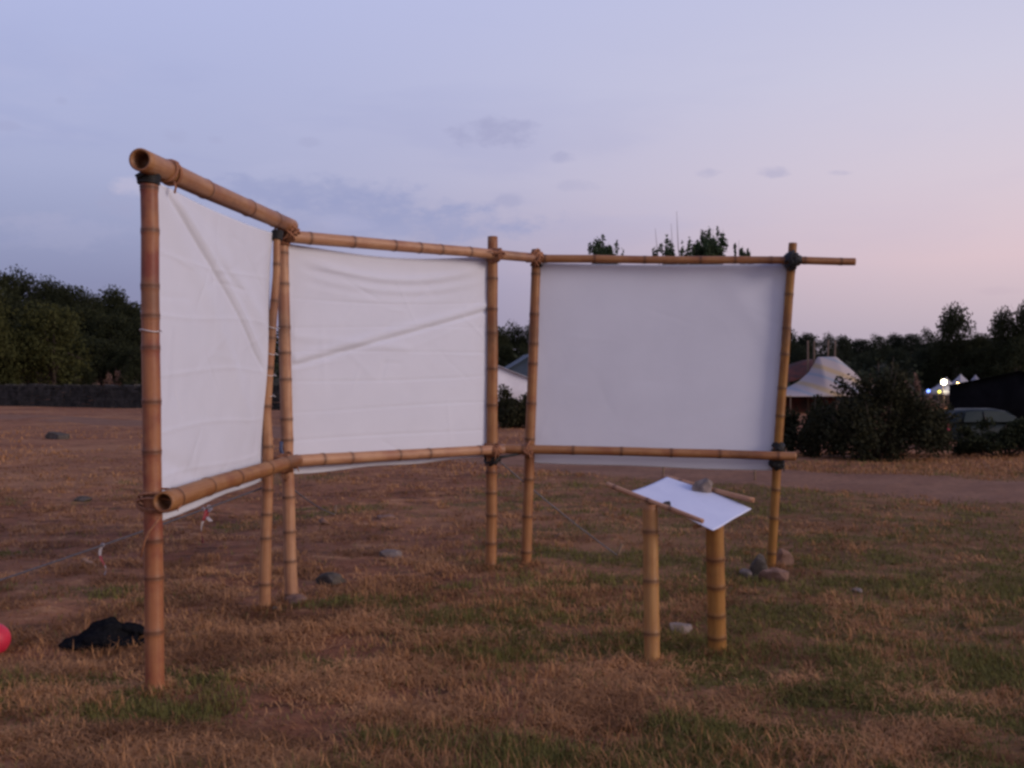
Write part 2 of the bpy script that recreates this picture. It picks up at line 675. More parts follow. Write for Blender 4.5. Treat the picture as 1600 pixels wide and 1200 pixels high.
# ------------------------------------------------------------------ grass
def blades(x, y, hgt_m, lean, width, rng):
    n = len(x)
    z = hgt(x, y) - 0.002
    az = rng.uniform(0, 2 * np.pi, n)
    dx, dy = np.cos(az), np.sin(az)
    sx, sy = -dy, dx
    l1 = np.sin(lean * .7)
    c1 = np.cos(lean * .7)
    l2 = np.sin(np.minimum(lean * 1.35, 1.62))
    c2 = np.cos(np.minimum(lean * 1.35, 1.62))
    half = hgt_m * .5
    mx = x + dx * l1 * half
    my = y + dy * l1 * half
    mz = z + c1 * half
    tx = mx + dx * l2 * half
    ty = my + dy * l2 * half
    tz = mz + c2 * half
    w2 = width * .5
    V = np.empty((n, 5, 3), np.float32)
    for k, (qx, qy, qz, ww) in enumerate(((x, y, z, -w2), (x, y, z, w2), (mx, my, mz, w2 * .8), (mx, my, mz, -w2 * .8), (tx, ty, tz, 0))):
        V[:, k, 0] = qx + sx * ww
        V[:, k, 1] = qy + sy * ww
        V[:, k, 2] = qz
    b = np.arange(n) * 5
    quads = np.stack([b, b + 1, b + 2, b + 3], 1)
    tris = np.stack([b + 3, b + 2, b + 4], 1)
    return V.reshape(-1, 3), tris, quads


def track_dist(x, y):
    c = track_pts[::4]
    d = np.full(len(x), 1e9)
    for p in c:
        d = np.minimum(d, np.hypot(x - p[0], y - p[1]))
    return d


def scatter(n, y0, y1, rng, power=1.0):
    u = rng.uniform(0, 1, n)
    inv = 1 / y0 + (1 / y1 - 1 / y0) * u ** power
    y = 1 / inv
    x = rng.uniform(-.60, .60, n) * y
    return x, y


def build_grass():
    rng = np.random.default_rng(5)
    X, Y, H, L, W, V = [], [], [], [], [], []

    def put(x, y, h, l, wd, v):
        X.append(x); Y.append(y); H.append(h); L.append(l); W.append(wd); V.append(v)
    # matted dead grass
    n = 330000
    x, y = scatter(n, 3.5, 22, rng)
    dens = fbm(x * 2.3, y * 2.9, 77, 4)
    k = (rng.uniform(0, 1, n) < (ss(.40, .60, dens) * .92 + .08) * (1 - .8 * green_mask(x, y)) * (1 - .40 * ss(-.3, 2.2, x))) & (track_dist(x, y) > 1.25 + .8 * rng.uniform(0, 1, len(x)) ** 2)
    x, y, dens = x[k], y[k], dens[k]
    n = len(x)
    h = rng.uniform(.025, .12, n) * (0.45 + dens)
    hue = fbm(x * 2.1, y * 3.0, 78, 4)
    put(x, y, h, rng.uniform(1.12, 1.56, n), rng.uniform(.0025, .0055, n) * (0.6 + y / 8), np.clip(rng.normal(.28, .22, n) + (hue - .48) * 3.4, 0, 1))
    # straw tufts
    nt = 2400
    tx, ty = scatter(nt, 3.5, 24, rng)
    tw = fbm(tx * .8, ty * .8, 91, 3)
    k = (tw > .5) & (track_dist(tx, ty) > 1.4)
    tx, ty, tw = tx[k], ty[k], tw[k]
    extra = [(0.47, 6.05, 1.9), (1.6, 4.05, 1.6), (1.1, 4.0, 1.6), (2.0, 4.2, 1.4), (-1.95, 6.3, 1.2), (-1.2, 6.0, 1.5), (-.25, 5.8, 1.4), (2.6, 9.8, 1.5), (3.1, 9.0, 1.4)]
    for fx, fy in FEET:
        for k in range(9):
            a = rng.uniform(0, 6.28)
            extra.append((fx + math.cos(a) * .075, fy + math.sin(a) * .075, rng.uniform(.45, .8)))
    tx = np.r_[tx, [e[0] for e in extra]]
    ty = np.r_[ty, [e[1] for e in extra]]
    sc = np.r_[rng.uniform(.55, 1.25, len(tx) - len(extra)), [e[2] for e in extra]]
    per = 26
    rr = np.repeat(sc, per)
    ax = np.repeat(tx, per) + rng.normal(0, .045, len(rr)) * rr
    ay = np.repeat(ty, per) + rng.normal(0, .045, len(rr)) * rr
    put(ax, ay, rng.uniform(.04, .105, len(rr)) * rr, np.abs(rng.normal(.95, .32, len(rr))), rng.uniform(.0025, .005, len(rr)) * (0.6 + ay / 8), np.clip(rng.normal(.55, .2, len(rr)), 0, 1))
    # straw bank between track and bushes
    n = 26000
    x = rng.uniform(4.0, 14, n)
    y = rng.uniform(14.0, 24, n)
    k = (track_dist(x, y) > 1.45) & (fbm(x * .7, y * .7, 12, 3) + .10 * ss(5, 9, x) > .52)
    x, y = x[k], y[k]
    n = len(x)
    put(x, y, rng.uniform(.04, .14, n), np.abs(rng.normal(.9, .35, n)), rng.uniform(.008, .018, n), np.clip(rng.normal(.48, .22, n), 0, 1))
    # sparse far stubble on the left field
    n = 30000
    x, y = scatter(n, 16, 70, rng, .8)
    k = (track_dist(x, y) > 1.6) & (fbm(x * .35, y * .35, 14, 4) > .47) & (x < 3)
    x, y = x[k], y[k]
    n = len(x)
    put(x, y, rng.uniform(.04, .12, n), rng.uniform(.4, 1.2, n), rng.uniform(.012, .03, n), np.clip(rng.normal(.5, .25, n), 0, 1))
    cc = [np.concatenate(q) for q in (X, Y, H, L, W, V)]
    v, t, q = blades(*cc[:5], rng)
    me = mesh_np('dry_grass', v, t, q, attrs={'var': np.repeat(cc[5], 5)})
    tag(link('dry_grass', me, M['grass_dry']), 'matted dry straw-coloured grass covering the meadow', 'grass', kind='stuff')
    # green grass
    n = 420000
    x, y = scatter(n, 3.5, 20, rng)
    g = green_mask(x, y)
    k = (rng.uniform(0, 1, n) < g * .85 + .015 + .10 * ss(-.3, 2.0, x)) & (track_dist(x, y) > 1.25 + .8 * rng.uniform(0, 1, len(x)) ** 2)
    x, y = x[k], y[k]
    n = len(x)
    h = rng.uniform(.02, .075, n) * (.25 + 1.6 * fbm(x * 2.4, y * 2.4, 41, 3) ** 1.3)
    v, t, q = blades(x, y, h, np.abs(rng.normal(.85, .38, n)), rng.uniform(.0025, .005, n) * (.6 + y / 8), rng)
    me = mesh_np('green_grass', v, t, q, attrs={'var': np.repeat(np.clip(rng.normal(.45, .28, n), 0, 1), 5)})
    tag(link('green_grass', me, M['grass_green']), 'short green grass growing in patches through the dead grass', 'grass', kind='stuff')


build_grass()


# ------------------------------------------------------------------ bamboo
def bamboo_mesh(name, pts, r0, r1, spacing=0.27, wall=0.011, seed=0, n=20, open0=True, open1=True):
    """a culm with swollen nodes and hollow ends; object origin at the first point, z along the culm not needed"""
    rng = random.Random(seed)
    pts = [Vector(p) for p in pts]
    ln = [0.0]
    for a, b in zip(pts, pts[1:]):
        ln.append(ln[-1] + (b - a).length)
    L = ln[-1]

    def at(s):
        s = min(max(s, 0), L)
        for i in range(len(pts) - 1):
            if s <= ln[i + 1] or i == len(pts) - 2:
                f = (s - ln[i]) / (ln[i + 1] - ln[i])
                return pts[i].lerp(pts[i + 1], f)
    nodes = []
    s = spacing * rng.uniform(.25, .9)
    while s < L - .04:
        nodes.append(s)
        s += spacing * rng.uniform(.62, 1.32)
    st = [(0.0, 0, 1.0), (L, 0, 1.0)]
    k = 0.0
    while k < L:
        st.append((k, 0, 1.0))
        k += .06
    for q in nodes:
        st = [e for e in st if abs(e[0] - q) > .03 or e[0] in (0.0, L)]
        for d, a, m in ((-.028, 0, 1.0), (-.014, .2, 1.03), (-.006, .8, 1.075), (-.001, 1.0, 1.03), (.004, 1.0, 1.09), (.012, .5, 1.04), (.026, .05, 1.0)):
            if 0 < q + d < L:
                st.append((q + d, a, m))
    st = sorted(set(st))
    bend = [(rng.uniform(-1, 1), rng.uniform(-1, 1)) for _ in range(len(nodes) + 2)]
    path, rad, at_n = [], [], []
    for (q, a, m) in st:
        j = sum(1 for e in nodes if e < q)
        bx_ = float(np.interp(q, [0.0] + nodes + [L], [b_[0] for b_ in bend]))
        by_ = float(np.interp(q, [0.0] + nodes + [L], [b_[1] for b_ in bend]))
        p = at(q) + Vector((bx_, by_, 0)) * .0022
        path.append(p)
        f = q / L
        rad.append((r0 + (r1 - r0) * f) * m * (1 + .008 * math.sin(j * 2.1)))
        at_n.append(a)
    mb = MB()
    mb.tube(path, rad, n, caps=False, attr=at_n)
    m = len(path)
    # end faces: rim + bore going inwards to a diaphragm
    for end in (0, 1):
        ring = [((m - 1) * n if end else 0) + k for k in range(n)]
        fr = frames(path)[-1 if end else 0]
        ax = (path[-1] - path[-2]).normalized() if end else (path[0] - path[1]).normalized()
        r = rad[-1 if end else 0]
        rin = max(r - wall, r * .45)
        b0 = len(mb.v)
        for depth, rr_ in ((0, rin), (-.09, rin * .96)):
            for k in range(n):
                a = 2 * math.pi * k / n
                mb.v.append(tuple(fr[0] + ax * depth + (fr[1] * math.cos(a) + fr[2] * math.sin(a)) * rr_))
                mb.a.append(0.15 if depth == 0 else 1.0)
        for k in range(n):
            k2 = (k + 1) % n
            quad = (ring[k], b0 + k, b0 + k2, ring[k2])
            q2 = (b0 + k, b0 + n + k, b0 + n + k2, b0 + k2)
            if end:
                quad, q2 = quad[::-1], q2[::-1]
            mb.f.append(quad)
            mb.f.append(q2)
        cap = tuple(b0 + n + k for k in range(n))
        mb.f.append(cap if end else cap[::-1])
    me = mb.mesh(name, True, 'node')
    # local mesh axes: shift so that the origin sits at the first point
    return me


frame = thing('bamboo_screen_frame', 'folding three-bay frame of lashed bamboo poles standing on the dry meadow', 'frame', (-0.17, 8.04, 0))
FO = Vector(frame.location)


def pole(name, pts, r0, r1, mat, seed, spacing=.27, parent=None, label=None, org=None, n=20):
    org = FO if org is None else org
    base = Vector(pts[0])
    # orient a local frame with z along the culm so the streaks follow the pole
    d = (Vector(pts[-1]) - base).normalized()
    rot = d.to_track_quat('Z', 'Y')
    inv = rot.inverted()
    me = bamboo_mesh(name, [inv @ (Vector(p) - base) for p in pts], r0, r1, spacing, seed=seed, n=n)
    o = link(name, me, mat, parent if parent is not None else frame, base - org)
    o.rotation_mode = 'QUATERNION'
    o.rotation_quaternion = rot
    if label:
        o['label'] = label
    return o


# posts: (photograph x, y, distance) from the foot to the top
def pts3(*a):
    return [P(*q) for q in a]


POSTS = {
    'A': (pts3((243, 1100, 4.81), (239, 800, 4.82), (236, 560, 4.83), (233, 277, 4.85)), .0450, .0420, 'bamboo_red', 1, .225),
    'B': (pts3((413, 962, 6.66), (417, 800, 6.68), (419, 705, 6.69), (416, 640, 6.70), (422, 560, 6.71), (426, 500, 6.72), (432, 430, 6.74), (433, 363, 6.75)), .0420, .0235, 'bamboo', 2, .24),
    'C': (pts3((456, 950, 6.90), (449, 720, 6.93), (446, 560, 6.95), (441, 362, 6.98)), .0440, .0400, 'bamboo', 3, .23),
    'D': (pts3((767, 902, 8.043), (769, 640, 8.06), (770, 370, 8.08)), .0460, .0410, 'bamboo', 4, .25),
    'E': (pts3((821, 895, 8.24), (827, 720, 8.25), (834, 520, 8.27), (838, 390, 8.28)), .0440, .0380, 'bamboo', 5, .26),
    'F': (pts3((1204, 900, 8.10), (1216, 690, 8.11), (1227, 540, 8.115), (1239, 380, 8.12)), .0370, .0340, 'bamboo_yellow', 6, .24),
}
for k, (pp, r0, r1, mt, sd_, sp) in POSTS.items():
    pole('post', pp, r0, r1, M[mt], sd_, sp, label={'A': 'red-brown stained bamboo post', 'B': 'crooked thin-topped bamboo post', 'F': 'yellowish bamboo post'}.get(k))

RAILS = {
    'top1': (pts3((219, 249, 4.70), (330, 299, 5.60), (455, 354, 7.00)), .0545, .0500, 'bamboo', 11, .52),
    'top2': (pts3((447, 369, 6.93), (600, 382, 7.36), (770, 397, 7.985), (846, 404, 8.20)), .0450, .0370, 'bamboo', 12, .31),
    'top3': (pts3((822, 404, 8.205), (1050, 406, 8.11), (1238, 407, 8.045), (1336, 409, 8.01)), .0340, .0300, 'bamboo', 13, .37),
    'low1': (pts3((255, 785, 4.67), (350, 752, 5.55), (464, 719, 6.86)), .0500, .0420, 'bamboo', 14, .42),
    'low2': (pts3((440, 722, 6.83), (600, 712, 7.36), (768, 703, 7.955), (786, 702, 8.02)), .0430, .0370, 'bamboo', 15, .36),
    'low3': (pts3((777, 701, 8.17), (1000, 706, 8.085), (1216, 712, 8.035), (1243, 713, 8.03)), .0370, .0350, 'bamboo', 16, .43),
}
for k, (pp, r0, r1, mt, sd_, sp) in RAILS.items():
    pole('rail', pp, r0, r1, M[mt], sd_, sp)


def lashing(name, c, a1, a2, depth, across, thick, loops, mat, seed, spread=.03, parent=None, org=None):
    """turns of cord round two crossing poles: rounded loops in planes across the two diagonals"""
    rng = random.Random(seed)
    a1 = Vector(a1).normalized()
    a2 = (Vector(a2) - a1 * Vector(a2).dot(a1)).normalized()
    nrm = a1.cross(a2).normalized()
    org = FO if org is None else org
    mb = MB()
    for sgn in (1, -1):
        diag = (a1 + a2 * sgn).normalized()
        side = diag.cross(nrm).normalized()
        for i in range(loops):
            off = (i - (loops - 1) / 2) * spread / max(loops - 1, 1) * 2
            tilt = rng.uniform(-.30, .30)
            grow = rng.uniform(1.0, 1.12)
            pts = []
            m = 28
            for k in range(m):
                a = 2 * math.pi * k / m
                ca, sa = math.cos(a), math.sin(a)
                ex = math.copysign(abs(ca) ** .8, ca) * depth * grow
                ey = math.copysign(abs(sa) ** .8, sa) * across * grow
                pts.append(Vector(c) - org + nrm * ex + side * ey + diag * (off + tilt * ey + rng.uniform(-.001, .001)))
            mb.tube(pts, thick * rng.uniform(.85, 1.15), 6, closed=True)
    for i in range(3):
        p = Vector(c) - org - nrm * math.copysign(depth, nrm.y) * 1.02 + a2 * rng.uniform(-.04, .04)
        d = Vector((rng.uniform(-.6, .6), -.3, rng.uniform(-1.0, .3))).normalized()
        l = rng.uniform(.03, .075)
        mb.tube([p, p + d * l * .5 + Vector((0, 0, .006)), p + d * l + Vector((0, 0, -.012))], [thick * .8, thick * .7, thick * .4], 5)
    return mb.build(name, mat, parent if parent is not None else frame)


def coil(name, c, ax, r, turns, pitch, thick, mat, tilt=(0, 0, 0), seed=0):
    """turns of cord wound round one pole"""
    rng = random.Random(seed)
    ax = (Vector(ax).normalized() + Vector(tilt)).normalized()
    u = ax.orthogonal().normalized()
    v = ax.cross(u)
    pts = []
    m = 20
    for k in range(int(turns * m) + 1):
        a = 2 * math.pi * k / m
        pts.append(Vector(c) - FO + (u * math.cos(a) + v * math.sin(a)) * (r + rng.uniform(0, .0015)) + ax * pitch * (k / m - turns / 2))
    return MB().tube(pts, thick, 6).build(name, mat, frame)


def axis_at(pp, z=None, i=0):
    return (pp[i + 1] - pp[i]).normalized()


UP = Vector((0, 0, 1))


def rail_dir(k):
    pp = RAILS[k][0]
    return (pp[-1] - pp[0]).normalized()


# brown fibre and black rubber lashings
coil('lashing', P(266, 270, 5.04), rail_dir('top1'), .060, 2, .013, .0075, M['fibre'], (0, 0, .25), 21)
coil('lashing', P(259, 267, 4.99), rail_dir('top1'), .061, 1, .010, .0075, M['fibre'], (0, 0, -.35), 20)
coil('rubber_strap', P(233, 281, 4.85), UP, .046, 4, .012, .0085, M['rubber'], (.1, .05, 0), 22)
coil('rubber_strap', P(232, 277, 4.84), UP, .049, 2, .010, .007, M['rubber'], (-.35, .2, 0), 52)
coil('rubber_strap', P(433, 368, 6.75), UP, .031, 5, .012, .009, M['rubber'], (.1, .1, 0), 23)
lashing('lashing', P(449, 362, 6.95), rail_dir('top2'), UP, .080, .064, .0075, 3, M['fibre'], 24, .028)
coil('lashing', P(442, 378, 6.97), UP, .047, 3, .016, .008, M['fibre'], (.2, .1, 0), 25)
lashing('lashing', P(772, 398, 8.02), UP, rail_dir('top2'), .088, .052, .0075, 3, M['fibre'], 26, .022)
lashing('lashing', P(838, 403, 8.23), UP, rail_dir('top3'), .088, .056, .0085, 4, M['fibre'], 27, .03)
lashing('rubber_strap', P(838, 411, 8.28), UP, rail_dir('top3'), .046, .045, .008, 2, M['rubber'], 28, .012)
lashing('rubber_strap', P(1237, 407, 8.075), UP, rail_dir('top3'), .084, .058, .010, 6, M['rubber'], 29, .036)
lashing('rubber_strap', P(1216, 700, 8.11), UP, rail_dir('low3'), .048, .046, .011, 3, M['rubber'], 30, .015)
lashing('rubber_strap', P(1214, 724, 8.105), UP, rail_dir('low3'), .048, .048, .009, 5, M['rubber'], 31, .026)
lashing('lashing', P(249, 783, 4.80), UP, rail_dir('low1'), .100, .054, .0055, 2, M['fibre'], 32, .014)
lashing('lashing', P(446, 722, 6.89), UP, rail_dir('low2'), .100, .060, .0075, 3, M['fibre'], 33, .025)
lashing('lashing', P(440, 724, 6.80), rail_dir('low1'), UP, .056, .058, .008, 3, M['fibre'], 34, .02)
lashing('lashing', P(768, 703, 8.01), UP, rail_dir('low2'), .088, .052, .0075, 3, M['fibre'], 35, .022)
lashing('lashing', P(826, 703, 8.205), UP, rail_dir('low3'), .084, .056, .008, 3, M['fibre'], 36, .025)
lashing('rubber_strap', P(768, 716, 8.05), UP, rail_dir('low2'), .052, .055, .010, 3, M['rubber'], 37, .018)


def cord(name, pts, r, mat, parent=None, org=None, n=6):
    org = FO if org is None else org
    mb = MB()
    mb.tube([Vector(p) - org for p in pts], r, n)
    return mb.build(name, mat, parent if parent is not None else frame)


# loose tails of lashing cord
cord('strap_tail', [P(222, 276, 4.82), P(216, 272, 4.81), P(212, 275, 4.80)], .006, M['rubber'])
cord('cord_tail', [P(252, 806, 4.74), P(243, 818, 4.72), P(232, 832, 4.72), P(226, 845, 4.73), P(220, 870, 4.74)], .006, M['fibre'])
cord('cord_tail', [P(272, 284, 4.96), P(275, 293, 4.95), P(273, 302, 4.95)], .006, M['fibre'])
cord('strap_tail', [P(775, 716, 8.02), P(790, 713, 8.06), P(806, 710, 8.14), P(822, 706, 8.18)], .012, M['rubber'])
cord('cord_tail', [P(447, 730, 6.86), P(440, 742, 6.87), P(446, 752, 6.88), P(452, 744, 6.86)], .006, M['fibre'])
cord('strap_tail', [P(440, 690, 6.90), P(439, 702, 6.89), P(443, 714, 6.88)], .014, simple_mat('blue_cord', (.06, .075, .13), (.09, .10, .16), 30, .8, 0))


# ------------------------------------------------------------------ the sheets
def sheet(tl, tr, bl, br, name, label, sag, disp, nu=110, nv=110, hem=True):
    tl, tr, bl, br = [Vector(q) for q in (tl, tr, bl, br)]
    nrm = (tr - tl).cross(bl - tl).normalized()
    if nrm.y > 0:
        nrm = -nrm                      # towards the camera
    u, v = np.meshgrid(np.linspace(0, 1, nu), np.linspace(0, 1, nv))
    p = ((1 - u) * (1 - v))[..., None] * np.array(tl) + (u * (1 - v))[..., None] * np.array(tr) + ((1 - u) * v)[..., None] * np.array(bl) + (u * v)[..., None] * np.array(br)
    d = disp(u, v)
    p = p + d[..., None] * np.array(nrm)
    s = sag(u, v)
    p[..., 2] -= s
    o = bl + (br - bl) * .5
    i = np.arange(nu * nv).reshape(nv, nu)
    q = np.stack([i[:-1, :-1], i[1:, :-1], i[1:, 1:], i[:-1, 1:]], -1).reshape(-1, 4)
    me = mesh_np(name, (p - np.array(o)).reshape(-1, 3), quads=q, smooth=True)
    ob = link(name, me, M['cloth'], None, o)
    md = ob.modifiers.new('thickness', 'SOLIDIFY')
    md.thickness = 0.002
    tag(ob, label, 'sheet')
    return ob


def ridge(u, v, u0, v0, u1, v1, wd, amp, soft=.06):
    """a fold running from one point of the cloth to another"""
    dx, dy = u1 - u0, v1 - v0
    L2 = dx * dx + dy * dy
    t = ((u - u0) * dx + (v - v0) * dy) / L2
    dist = ((u - u0) * dy - (v - v0) * dx) / math.sqrt(L2)
    env = ss(-soft, soft, t) * ss(1 + soft, 1 - soft, t)
    return amp * env * np.exp(-(dist / wd) ** 2), dist, t


def crumple(u, v, n, amp, seed, wd=.010):
    rng = random.Random(seed)
    z = 0 * u
    for k in range(n):
        a, b = rng.uniform(0, 1), rng.uniform(0, 1)
        t = rng.uniform(0, math.pi)
        l = rng.uniform(.08, .30)
        r, _, _ = ridge(u, v, a, b, a + math.cos(t) * l, b + math.sin(t) * l, wd * rng.uniform(.6, 1.8), amp * rng.choice((-1, 1)) * rng.uniform(.4, 1), .25)
        z = z + r
    return z


def disp1(u, v):
    r1, d1, t1 = ridge(u, v, .04, .01, .97, .57, .0085, -.011)
    r1b, _, _ = ridge(u, v, .075, .0, 1.0, .545, .020, .009)
    r1 = r1 + r1b
    r2, d2, t2 = ridge(u, v, .10, .01, .98, .40, .045, .012)
    r3, d3, t3 = ridge(u, v, .02, .82, .5, .97, .03, .008)
    r4, d4, t4 = ridge(u, v, .03, .02, .85, .80, .05, .010)
    z = r1 + r2 - r3 + r4
    z = z + crumple(u, v, 34, .0030, 1)
    z += .030 * np.sin(math.pi * u) * ss(1, .1, v)                    # belly
    z += (fbm(u * 5, v * 4, 51, 3) - .5) * .018
    for k, c in enumerate((.2, .38, .56, .74, .88)):
        z += .0022 * np.exp(-((v - c - .012 * np.sin(u * 5 + k)) / .006) ** 2)
    return z * ss(0, .03, u) * ss(1, .88, u) - .012 * np.sin(v * 9) * ss(.9, 1, u)


def sag1(u, v):
    s = .034 * np.sin(math.pi * np.clip(u, 0, 1)) ** .9 * ss(.35, 0, v)
    s += .005 * np.sin(u * 9) * ss(.93, 1, v)
    return s


def disp2(u, v):
    r1, d1, t1 = ridge(u, v, .0, .535, 1.0, .265, .011, -.011, .04)
    r1b, _, _ = ridge(u, v, .0, .505, 1.0, .235, .020, .010, .04)
    r1 = r1 + r1b
    r2, d2, t2 = ridge(u, v, .0, .40, .55, .46, .02, .006)
    z = r1 + r2
    z += .03 * np.sin(math.pi * u) * np.sin(math.pi * v)
    # swags under the top edge
    for k, (c, a) in enumerate(((.055, .016), (.115, .010), (.17, .004))):
        line = c + .055 * np.sin(math.pi * u)
        z += a * np.exp(-((v - line) / .022) ** 2) * ss(.02, .2, u) * ss(1, .75, u)
    for k, c in enumerate((.235, .36, .475, .60, .73, .86)):
        z -= .0030 * np.exp(-((v - c - .006 * np.sin(u * 4 + k * 2)) / .0055) ** 2) * (.5 + .5 * vnoise(u * 4, u * 0 + k, 3))
    z = z + crumple(u, v, 40, .0026, 2)
    z += (fbm(u * 5, v * 5, 61, 3) - .5) * .010
    return z * ss(0, .03, u) * ss(1, .97, u)


def sag2(u, v):
    return .055 * np.sin(math.pi * u) ** 1.2 * ss(.4, 0, v) + .006 * np.sin(u * 13) * ss(.94, 1, v)


def disp3(u, v):
    z = .008 * np.sin(math.pi * u) * np.sin(math.pi * v) + (fbm(u * 4, v * 4, 81, 3) - .5) * .006 + crumple(u, v, 26, .0012, 3, .014)
    r1, d1, t1 = ridge(u, v, .72, .0, 1.0, .45, .05, .004)
    return (z + r1) * ss(0, .03, u) * ss(1, .97, u)


def sag3(u, v):
    return .012 * np.sin(math.pi * u) * ss(.3, 0, v) + .003 * np.sin(u * 11) * ss(.95, 1, v)


s1 = sheet(P(244, 284, 4.86), P(427, 364, 6.74), P(250, 815, 4.85), P(411, 750, 6.70), 'projection_sheet',
           'creased white sheet in the bay nearest the camera, with a long diagonal fold', sag1, disp1, 210, 190)
s2 = sheet(P(450, 381, 7.00), P(768, 401, 8.10), P(452, 741, 6.98), P(766, 713, 8.09), 'projection_sheet',
           'rumpled white sheet stretched across the middle bay, sagging below the top rail', sag2, disp2, 190, 190)
s3 = sheet(P(843, 411, 8.27), P(1231, 412, 8.16), P(832, 723, 8.26), P(1209, 736, 8.15), 'projection_sheet',
           'smooth taut white sheet in the bay behind the small stand', sag3, disp3, 170, 150)


def tie(px, py, y, r, parent, a=None):
    c = P(px, py, y) - Vector(parent.location)
    mb = MB()
    pts = [c + Vector((math.cos(t) * r, math.sin(t) * r, .006 * math.sin(2 * t))) for t in np.linspace(0, 2 * math.pi, 18, endpoint=False)]
    mb.tube(pts, .0024, 5, closed=True)
    mb.tube([c + Vector((r, -.01, 0)), c + Vector((r + .02, -.03, -.006))], .003, 5)
    mb.build('tie', M['white_string'], parent)


tie(235, 517, 4.83, .049, s1)
for yy, xx, rr in ((512, 426, .034), (553, 423, .036), (586, 420, .038), (618, 418, .04)):
    tie(xx, yy, 6.715, rr, s1)


# ------------------------------------------------------------------ small stand with sheet of paper
A_, B_, C_, D_ = Vector((.64, 5.571, .892)), Vector((.926, 5.915, .941)), Vector((1.344, 5.587, .800)), Vector((1.059, 5.243, .750))
stand = thing('bamboo_stand', 'low bamboo stand on two thick posts in front of the smooth screen', 'stand', (.95, 5.45, 0))
SO = Vector(stand.location)
pole('leg', [(.757, 5.375, -.03), (.757, 5.45, .84)], .0425, .0415, M['bamboo_yellow'], 41, .36, stand, org=SO)
pole('leg', [(1.143, 5.53, -.03), (1.104, 5.425, .745)], .051, .0475, M['bamboo_yellow'], 42, .20, stand, org=SO)
AD = D_ - A_
BC = C_ - B_
nsheet = AD.cross(B_ - A_).normalized()
pole('rail', [A_ + AD * -.23 + nsheet * .010 - (B_ - A_) * .030, A_ + AD * .90 + nsheet * .010 - (B_ - A_) * .030], .0145, .0125, M['bamboo'], 43, .2, stand, org=SO, n=12)
pole('rail', [B_ + BC * -.05 + nsheet * .0, B_ + BC * 1.01 + Vector((0.01, .01, .045))], .016, .015, M['bamboo'], 44, .22, stand, org=SO, n=12)
for t_ in (.20, .80):
    pole('crossbar', [A_ + AD * t_ - nsheet * .052 + (B_ - A_) * .04, B_ + BC * t_ - nsheet * .045 + (B_ - A_) * .02], .013, .012, M['bamboo'], 45 + int(t_ * 10), .2, stand, org=SO, n=10)


def paper():
    nu, nv = 40, 30
    u, v = np.meshgrid(np.linspace(0, 1, nu), np.linspace(0, 1, nv))
    a, b, c, d = [np.array(q) for q in (A_, B_, C_, D_)]
    p = ((1 - u) * (1 - v))[..., None] * a + (u * (1 - v))[..., None] * d + ((1 - u) * v)[..., None] * b + (u * v)[..., None] * c
    z = .008 * np.sin(math.pi * v) * -1 + .010 * np.sin(math.pi * u) * v - .020 * ss(.55, 1, u) * ss(.6, 0, v)
    z = z + .012 * (1 - u) * v
    p[..., 2] += z
    i = np.arange(nu * nv).reshape(nv, nu)
    q = np.stack([i[:-1, :-1], i[:-1, 1:], i[1:, 1:], i[1:, :-1]], -1).reshape(-1, 4)
    o = np.array(A_)
    me = mesh_np('paper_sheet', (p - o).reshape(-1, 3), quads=q, smooth=True)
    ob = link('paper_sheet', me, M['paper'], None, A_)
    md = ob.modifiers.new('thickness', 'SOLIDIFY')
    md.thickness = 0.003
    tag(ob, 'large bluish white sheet of paper lying on the bamboo stand', 'paper')


paper()


# ------------------------------------------------------------------ stones
def stone_mesh(name, sx, sy, sz, seed, flat=.35, rough=.16):
    bm = bmesh.new()
    bmesh.ops.create_icosphere(bm, subdivisions=3, radius=1)
    rng = random.Random(seed)
    cuts = [Vector((rng.gauss(0, 1), rng.gauss(0, 1), rng.gauss(0, .8))).normalized() for _ in range(9)]
    lim = [rng.uniform(.42, .85) for _ in cuts]
    off = Vector((rng.uniform(0, 50), rng.uniform(0, 50), 0))
    for vt in bm.verts:
        p = vt.co.copy()
        for c, l in zip(cuts, lim):
            d = p.dot(c)
            if d > l:
                p -= c * (d - l) * .9
        p *= 1 + rough * mnoise.noise(p * 1.6 + off) + rough * .45 * mnoise.noise(p * 5 + off)
        if p.z < -flat:
            p.z = -flat + (p.z + flat) * .25
        vt.co = Vector((p.x * sx, p.y * sy, (p.z + flat) * sz))
    me = bpy.data.meshes.new(name)
    bm.to_mesh(me)
    bm.free()
    return me


def stone(px, pyb, wpx, hpx, mat, label, seed, depth=.8, rz=0.0, name='stone', dz=0.0, cat='stone', y=None, z=None, group=None):
    y = y or EYE * FPX / (pyb - 600)
    x = (px - 800) / FPX * y
    sx = wpx * y / FPX / 2 / .74
    sz = hpx * y / FPX / 1.15
    me = stone_mesh(name, sx, sx * depth, sz, seed)
    o = link(name, me, M[mat], None, (x, y + sx * depth * .6, (h1(x, y) if z is None else z) - sz * .12 + dz))
    o.rotation_euler = (0, 0, rz)
    tag(o, label, cat, group)
    return o


